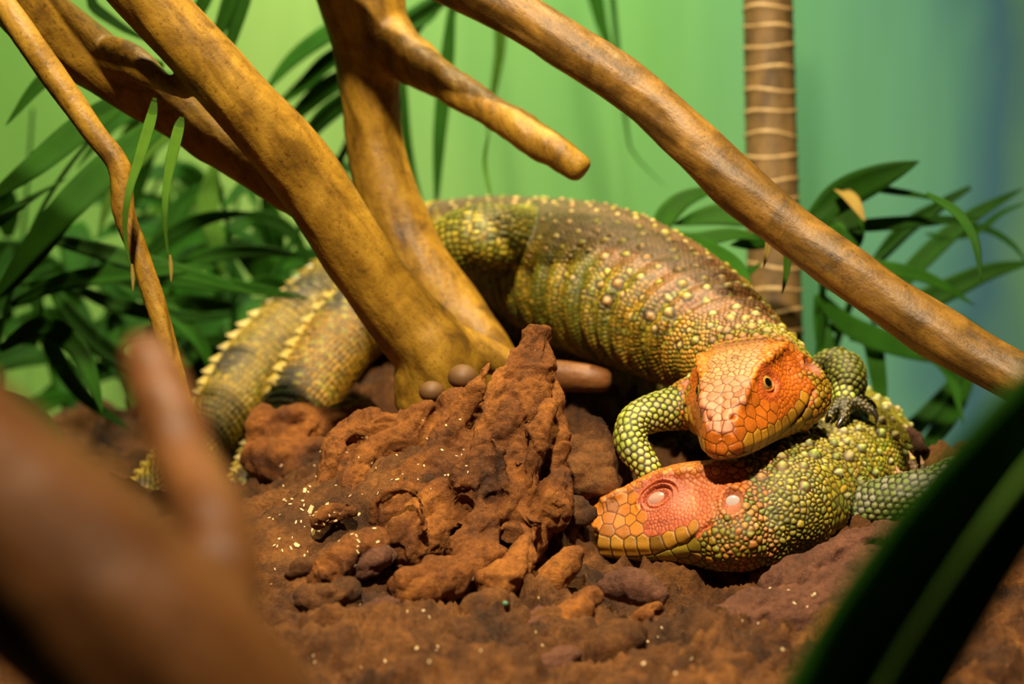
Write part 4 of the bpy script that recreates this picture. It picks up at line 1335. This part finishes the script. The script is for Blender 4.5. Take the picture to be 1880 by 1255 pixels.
def body_scales(S, L, s0, s1, back, flank, knob, seedv, kh=0.58):
    """granules with rows of large knobs down the back"""
    sg, ag = [], []
    k = 0
    s = s0
    while s < s1:
        w = np.interp(s, L.s, L.w)
        da = 0.0140 / w
        n = int(2.6 / da)
        for j in range(n + 1):
            a = -1.3 + (j + 0.5 * (k % 2)) * da
            sg.append(s + rng.normal(0, 0.0012)); ag.append(a + rng.normal(0, 0.05))
        s += 0.0120; k += 1
    sg, ag = np.array(sg), np.array(ag)
    pos = L.point(sg, ag)
    n = len(sg)
    rr = rng.uniform(0.0024, 0.0040, n) * (1 - 0.25 * sstep(0.08, 0.2, sg - s0))
    kc = jit(pick(n, knob[0], knob[1]), n, 0.12)
    S.add(pos, rr, rr * kh, rr * 0.9, 0.75, kc, (0.05, 0.03, 0.008))
    def style(s, a, p):
        m = len(s)
        t = sstep(0.55, 1.05, np.abs(a) + 0.25 * noise(p * 40, seedv))
        c = mix(np.broadcast_to(back(s), (m, 3)), flank(s, a, p), t)
        keep = np.ones(m, bool)
        for i in range(0, m, 4000):
            d = np.linalg.norm(p[i:i + 4000, None] - pos[None], axis=2)
            keep[i:i + 4000] = (d > rr[None] + 0.0008).all(1)
        return 0.00125 + 0.0005 * t, 0.00055 + 0.0004 * t, 0.0007, 0.55, jit(c, m, 0.2), np.tile((0.045, 0.03, 0.008), (m, 1)), keep
    ring_seeds(S, L, s0, s1, 0.0028, 0.0028, style)

ARM_COLS = [(0.50, 0.52, 0.10), (0.42, 0.50, 0.06), (0.55, 0.55, 0.20)]

# ---- the upper, waking lizard
HA = Head((0.1320, 1.0464, 0.0855), (-0.312, -0.943, -0.115), (-0.215, -0.016, 0.9765), 0.97)
SPA = [(*HA.world((1.5, 0, 0)), 0.026, 0.022), (*HA.world((-0.8, 0, 0)), 0.030, 0.025)] + cm([
    (1335, 640, 1.125, 3.5, 2.9), (1270, 595, 1.16, 4.3, 3.6), (1190, 550, 1.20, 4.9, 4.2), (1100, 512, 1.245, 5.2, 4.6), (1010, 485, 1.30, 4.6, 4.3),
    (920, 452, 1.345, 3.5, 3.4), (840, 440, 1.385, 2.8, 2.8), (755, 455, 1.41, 2.7, 2.7), (655, 510, 1.42, 2.5, 2.5), (555, 590, 1.39, 2.4, 2.4), (470, 668, 1.355, 2.25, 2.25),
    (412, 752, 1.315, 2.05, 2.05), (352, 835, 1.27, 1.75, 1.75), (292, 893, 1.22, 1.4, 1.4), (235, 945, 1.17, 1.05, 1.05), (160, 985, 1.12, 0.7, 0.7), (95, 1000, 1.09, 0.3, 0.3)])

def styles_a(body, arms, digits, S, tail_s):
    def back(s):
        return mix((0.30, 0.13, 0.055), (0.15, 0.088, 0.055), sstep(0.08, 0.26, s))
    def flank(s, a, p):
        n = len(s)
        band = 0.5 + 0.5 * np.sin(s * 2 * math.pi / 0.034 + 0.6 * a + 2 * noise(p * 25, 4))
        c = mix((0.20, 0.20, 0.015), (0.50, 0.34, 0.03), band * 0.8)
        c = mix(c, (0.58, 0.28, 0.02), sstep(0.16, 0.06, s) * (0.4 + 0.6 * band))
        g = rng.random(n) < 0.25
        return mix(c, (0.13, 0.18, 0.02), 0.7 * g)
    body_scales(S, body, 0.040, tail_s, back, flank, ([(0.62, 0.46, 0.16), (0.50, 0.42, 0.06), (0.60, 0.36, 0.14)], [0.45, 0.3, 0.25]), 5)
    ring_seeds(S, body, tail_s, body.length - 0.004, 0.0062, 0.0034, tail_style(0.4, 0.15))
    for a in arms[:2]:
        ring_seeds(S, a, 0.004, a.length, 0.0033, 0.0040, limb_style(ARM_COLS, [0.4, 0.35, 0.25]))
    for a in arms[2:]:
        ring_seeds(S, a, 0.006, a.length, 0.0036, 0.0040, limb_style([(0.42, 0.36, 0.03), (0.30, 0.30, 0.03), (0.16, 0.17, 0.02)], [0.4, 0.35, 0.25], (0.03, 0.025, 0.006)))
    for a in digits:
        ring_seeds(S, a, 0.003, a.length, 0.0022, 0.0026, limb_style([(0.20, 0.16, 0.035), (0.12, 0.10, 0.03)], [0.5, 0.5], BLK, 0.0012))
    return ()

def folds_a(s, co, p):
    body = sstep(0.05, 0.09, s) * sstep(0.42, 0.36, s)
    side = sstep(0.15, 0.105, co[:, 2])
    return body * side * 0.0026 * np.sin(s * 2 * math.pi / 0.017 + 3 * noise(co * 18, 8)) - 0.001 * body * np.abs(noise(co * 45, 9))

lizard('waking_lizard', 'orange-headed green lizard with open eyes resting its chin on the other lizard', HA, SPA, [
    # folded forearm beside the rocks
    [(1310, 690, 1.10, 34), (1255, 742, 1.085, 34), (1200, 757, 1.075, 34), (1163, 778, 1.068, 31), (1160, 815, 1.062, 29), (1182, 850, 1.058, 25), (1205, 884, 1.055, 20)],
    # forearm laid over the sleeper's shoulder
    [(1440, 690, 1.12, 34), (1495, 690, 1.12, 34), (1540, 676, 1.115, 40), (1556, 704, 1.10, 35), (1552, 738, 1.09, 23)],
    # haunch and shin
    [(975, 430, 1.30, 56), (935, 440, 1.25, 62), (890, 436, 1.235, 62), (845, 438, 1.24, 52), (815, 462, 1.25, 42), (812, 510, 1.26, 36), (850, 570, 1.26, 32)],
], [
    [(1548, 735, 1.088, 13), (1532, 750, 1.084, 9), (1523, 764, 1.082, 7.5)],
    [(1552, 738, 1.088, 13), (1552, 756, 1.082, 9.5), (1546, 772, 1.078, 8)],
    [(1562, 735, 1.088, 13), (1584, 742, 1.086, 9.5), (1600, 754, 1.084, 8)],
    [(1565, 730, 1.09, 12), (1582, 732, 1.092, 9), (1597, 740, 1.094, 8)],
    [(1205, 880, 1.055, 14), (1222, 890, 1.05, 9), (1240, 896, 1.05, 7)],
], [
    ([(1523, 762, 1.082), (1518, 776, 1.080), (1520, 790, 1.079)], 0.0021, M_CLAW),
    ([(1546, 770, 1.078), (1538, 782, 1.076), (1534, 796, 1.075)], 0.0023, M_CLAW),
    ([(1600, 752, 1.084), (1609, 764, 1.082), (1608, 780, 1.081)], 0.0023, M_CLAW),
    ([(1597, 738, 1.094), (1606, 746, 1.093), (1608, 760, 1.092)], 0.0020, M_CLAW),
], False, 0.04, 0.40, 0.00095, styles_a, folds_a, 0.43)

# ---- the lower, sleeping lizard
HB = Head((0.1298, 0.9959, 0.0272), (-0.9765, 0.158, -0.147), (-0.0995, 0.275, 0.956), 1.06)
SPB = [(*HB.world((1.5, 0, 0)), 0.027, 0.022), (*HB.world((-0.8, 0, 0.25)), 0.032, 0.028)] + cm([
    (1495, 884, 1.082, 3.3, 3.1), (1555, 850, 1.12, 3.4, 3.3), (1575, 832, 1.17, 3.4, 3.4), (1530, 800, 1.22, 3.7, 3.4), (1430, 775, 1.265, 3.9, 3.4),
    (1310, 745, 1.30, 3.9, 3.4), (1200, 700, 1.325, 3.7, 3.3), (1090, 648, 1.345, 3.4, 3.1), (990, 600, 1.37, 3.1, 2.9), (900, 570, 1.395, 2.9, 2.8), (800, 560, 1.405, 2.8, 2.7),
    (725, 560, 1.38, 2.7, 2.7), (655, 595, 1.345, 2.5, 2.5), (602, 655, 1.315, 2.35, 2.35), (555, 735, 1.28, 2.1, 2.1), (515, 810, 1.255, 1.8, 1.8), (475, 875, 1.235, 1.4, 1.4), (430, 925, 1.215, 0.9, 0.9), (385, 960, 1.20, 0.35, 0.35)])

def styles_b(body, arms, digits, S, tail_s):
    def back(s):
        return mix((0.42, 0.36, 0.06), (0.34, 0.30, 0.03), sstep(0.05, 0.12, s))
    def flank(s, a, p):
        n = len(s)
        c = pick(n, [(0.40, 0.38, 0.03), (0.24, 0.30, 0.03), (0.50, 0.36, 0.03)], [0.4, 0.35, 0.25])
        return mix(c, (0.55, 0.36, 0.10), 0.6 * (rng.random(n) < 0.2))
    body_scales(S, body, 0.040, tail_s, back, flank, ([(0.50, 0.52, 0.20), (0.38, 0.46, 0.10), (0.55, 0.46, 0.20)], [0.4, 0.35, 0.25]), 6, 0.8)
    ring_seeds(S, body, tail_s, body.length - 0.004, 0.0062, 0.0034, tail_style(3.6, 0.6))
    for a in arms:
        ring_seeds(S, a, 0.006, a.length, 0.0033, 0.0038, limb_style([(0.26, 0.30, 0.10), (0.18, 0.24, 0.05), (0.34, 0.36, 0.22)], [0.4, 0.35, 0.25]))
    for a in digits:
        ring_seeds(S, a, 0.002, a.length, 0.0022, 0.0024, limb_style([(0.50, 0.34, 0.22), (0.42, 0.28, 0.16)], [0.5, 0.5], (0.12, 0.07, 0.03), 0.0012))
    return ()

def folds_b(s, co, p):
    n = sstep(0.02, 0.05, s) * sstep(0.14, 0.10, s)
    return n * (-0.0016 * np.abs(noise(co * 50, 14)) + 0.0008 * np.sin(s * 2 * math.pi / 0.012 + 3 * noise(co * 25, 15)))

lizard('sleeping_lizard', 'sleeping orange-headed lizard with closed eye lying on the brown rock', HB, SPB, [
    [(1530, 935, 1.075, 50), (1585, 930, 1.05, 46), (1650, 910, 1.035, 40), (1720, 890, 1.03, 36), (1760, 870, 1.05, 30), (1740, 868, 1.08, 24), (1700, 880, 1.09, 18)],
], [
    [(1702, 886, 1.09, 11), (1697, 866, 1.088, 7), (1694, 850, 1.087, 5)],
    [(1690, 886, 1.09, 11), (1680, 866, 1.088, 7.5), (1675, 842, 1.087, 5.5)],
    [(1680, 890, 1.09, 10), (1662, 880, 1.088, 7), (1650, 866, 1.087, 5)],
], [
    ([(1694, 851, 1.087), (1692, 843, 1.087), (1690, 836, 1.087)], 0.0014, M_CLAWP),
    ([(1675, 843, 1.087), (1672, 835, 1.087), (1668, 827, 1.087)], 0.0015, M_CLAWP),
    ([(1650, 867, 1.087), (1647, 861, 1.087), (1645, 854, 1.087)], 0.0013, M_CLAWP),
], True, 0.04, 0.40, 0.00095, styles_b, folds_b, 0.46)

# ------------------------------------------------------------------ litter on the ground
def litter():
    dg = bpy.context.evaluated_depsgraph_get()
    V = [(-1, -0.6, 0), (0.8, -0.8, 0), (1.1, 0.3, 0), (0.2, 0.9, 0), (-0.9, 0.5, 0)]
    V = V + [(x * 0.95, y * 0.95, 0.16) for x, y, z in V]
    F = [(4, 3, 2, 1, 0), (5, 6, 7, 8, 9)] + [(i, (i + 1) % 5, 5 + (i + 1) % 5, 5 + i) for i in range(5)]
    me = to_mesh('wood_chip', V, F)
    me.materials.append(M_CHIP)
    spots = [(570, 938, 2.4), (575, 975, 2.2), (560, 900, 1.3), (600, 925, 1.0), (545, 1000, 1.2), (615, 955, 0.9)]
    for k in range(70):
        spots.append((random.gauss(580, 60), random.gauss(960, 60), random.uniform(0.4, 0.9)))
    for k in range(40):
        spots.append((random.uniform(560, 1500), random.uniform(1060, 1240), random.uniform(0.35, 0.7)))
    for k in range(25):
        spots.append((random.uniform(640, 860), random.uniform(760, 900), random.uniform(0.35, 0.7)))
    for px, py, s in spots:
        o0 = Vector(CAM); dr = Vector(nrm(at(px, py, 1.0) - CAM))
        hit, loc, nor, idx, ob, mt = SC.ray_cast(dg, o0 + dr * 0.7, dr)
        if not hit or not ob.name.startswith(('floor', 'rock')): continue
        o = bpy.data.objects.new('wood_chip', me)
        COL.objects.link(o)
        o.location = loc + nor * 0.0001
        o.rotation_euler = nor.to_track_quat('Z', 'Y').to_euler()
        o.rotation_euler.rotate_axis('Z', random.uniform(0, 6.28))
        s *= 1.35
        o.scale = (s * 0.001, s * 0.001 * random.uniform(0.4, 0.9), s * 0.001)
        tag(o, 'tiny pale wood chip scattered on the brown ground', 'wood chip', 'wood chips scattered on the ground')
litter()
v, f = ellipsoid((0, 0, 0), (0.0016, 0.0014, 0.0013), 12, 16)
v = v * (1 + 0.08 * noise(v * 900, 3))[:, None]
me = to_mesh('food_pellet', v, f); smooth(me)
dr = Vector(nrm(at(925, 1107, 1.0) - CAM))
hit, loc, nor, idx, ob, mt = SC.ray_cast(bpy.context.evaluated_depsgraph_get(), Vector(CAM) + dr * 0.7, dr)
o = obj('green_pellet', me, mat_plain('pellet_green', (0.06, 0.16, 0.09), 0.6))
o.location = loc + nor * 0.0008
tag(o, 'tiny round grey-green pellet lying on the brown ground', 'pellet')
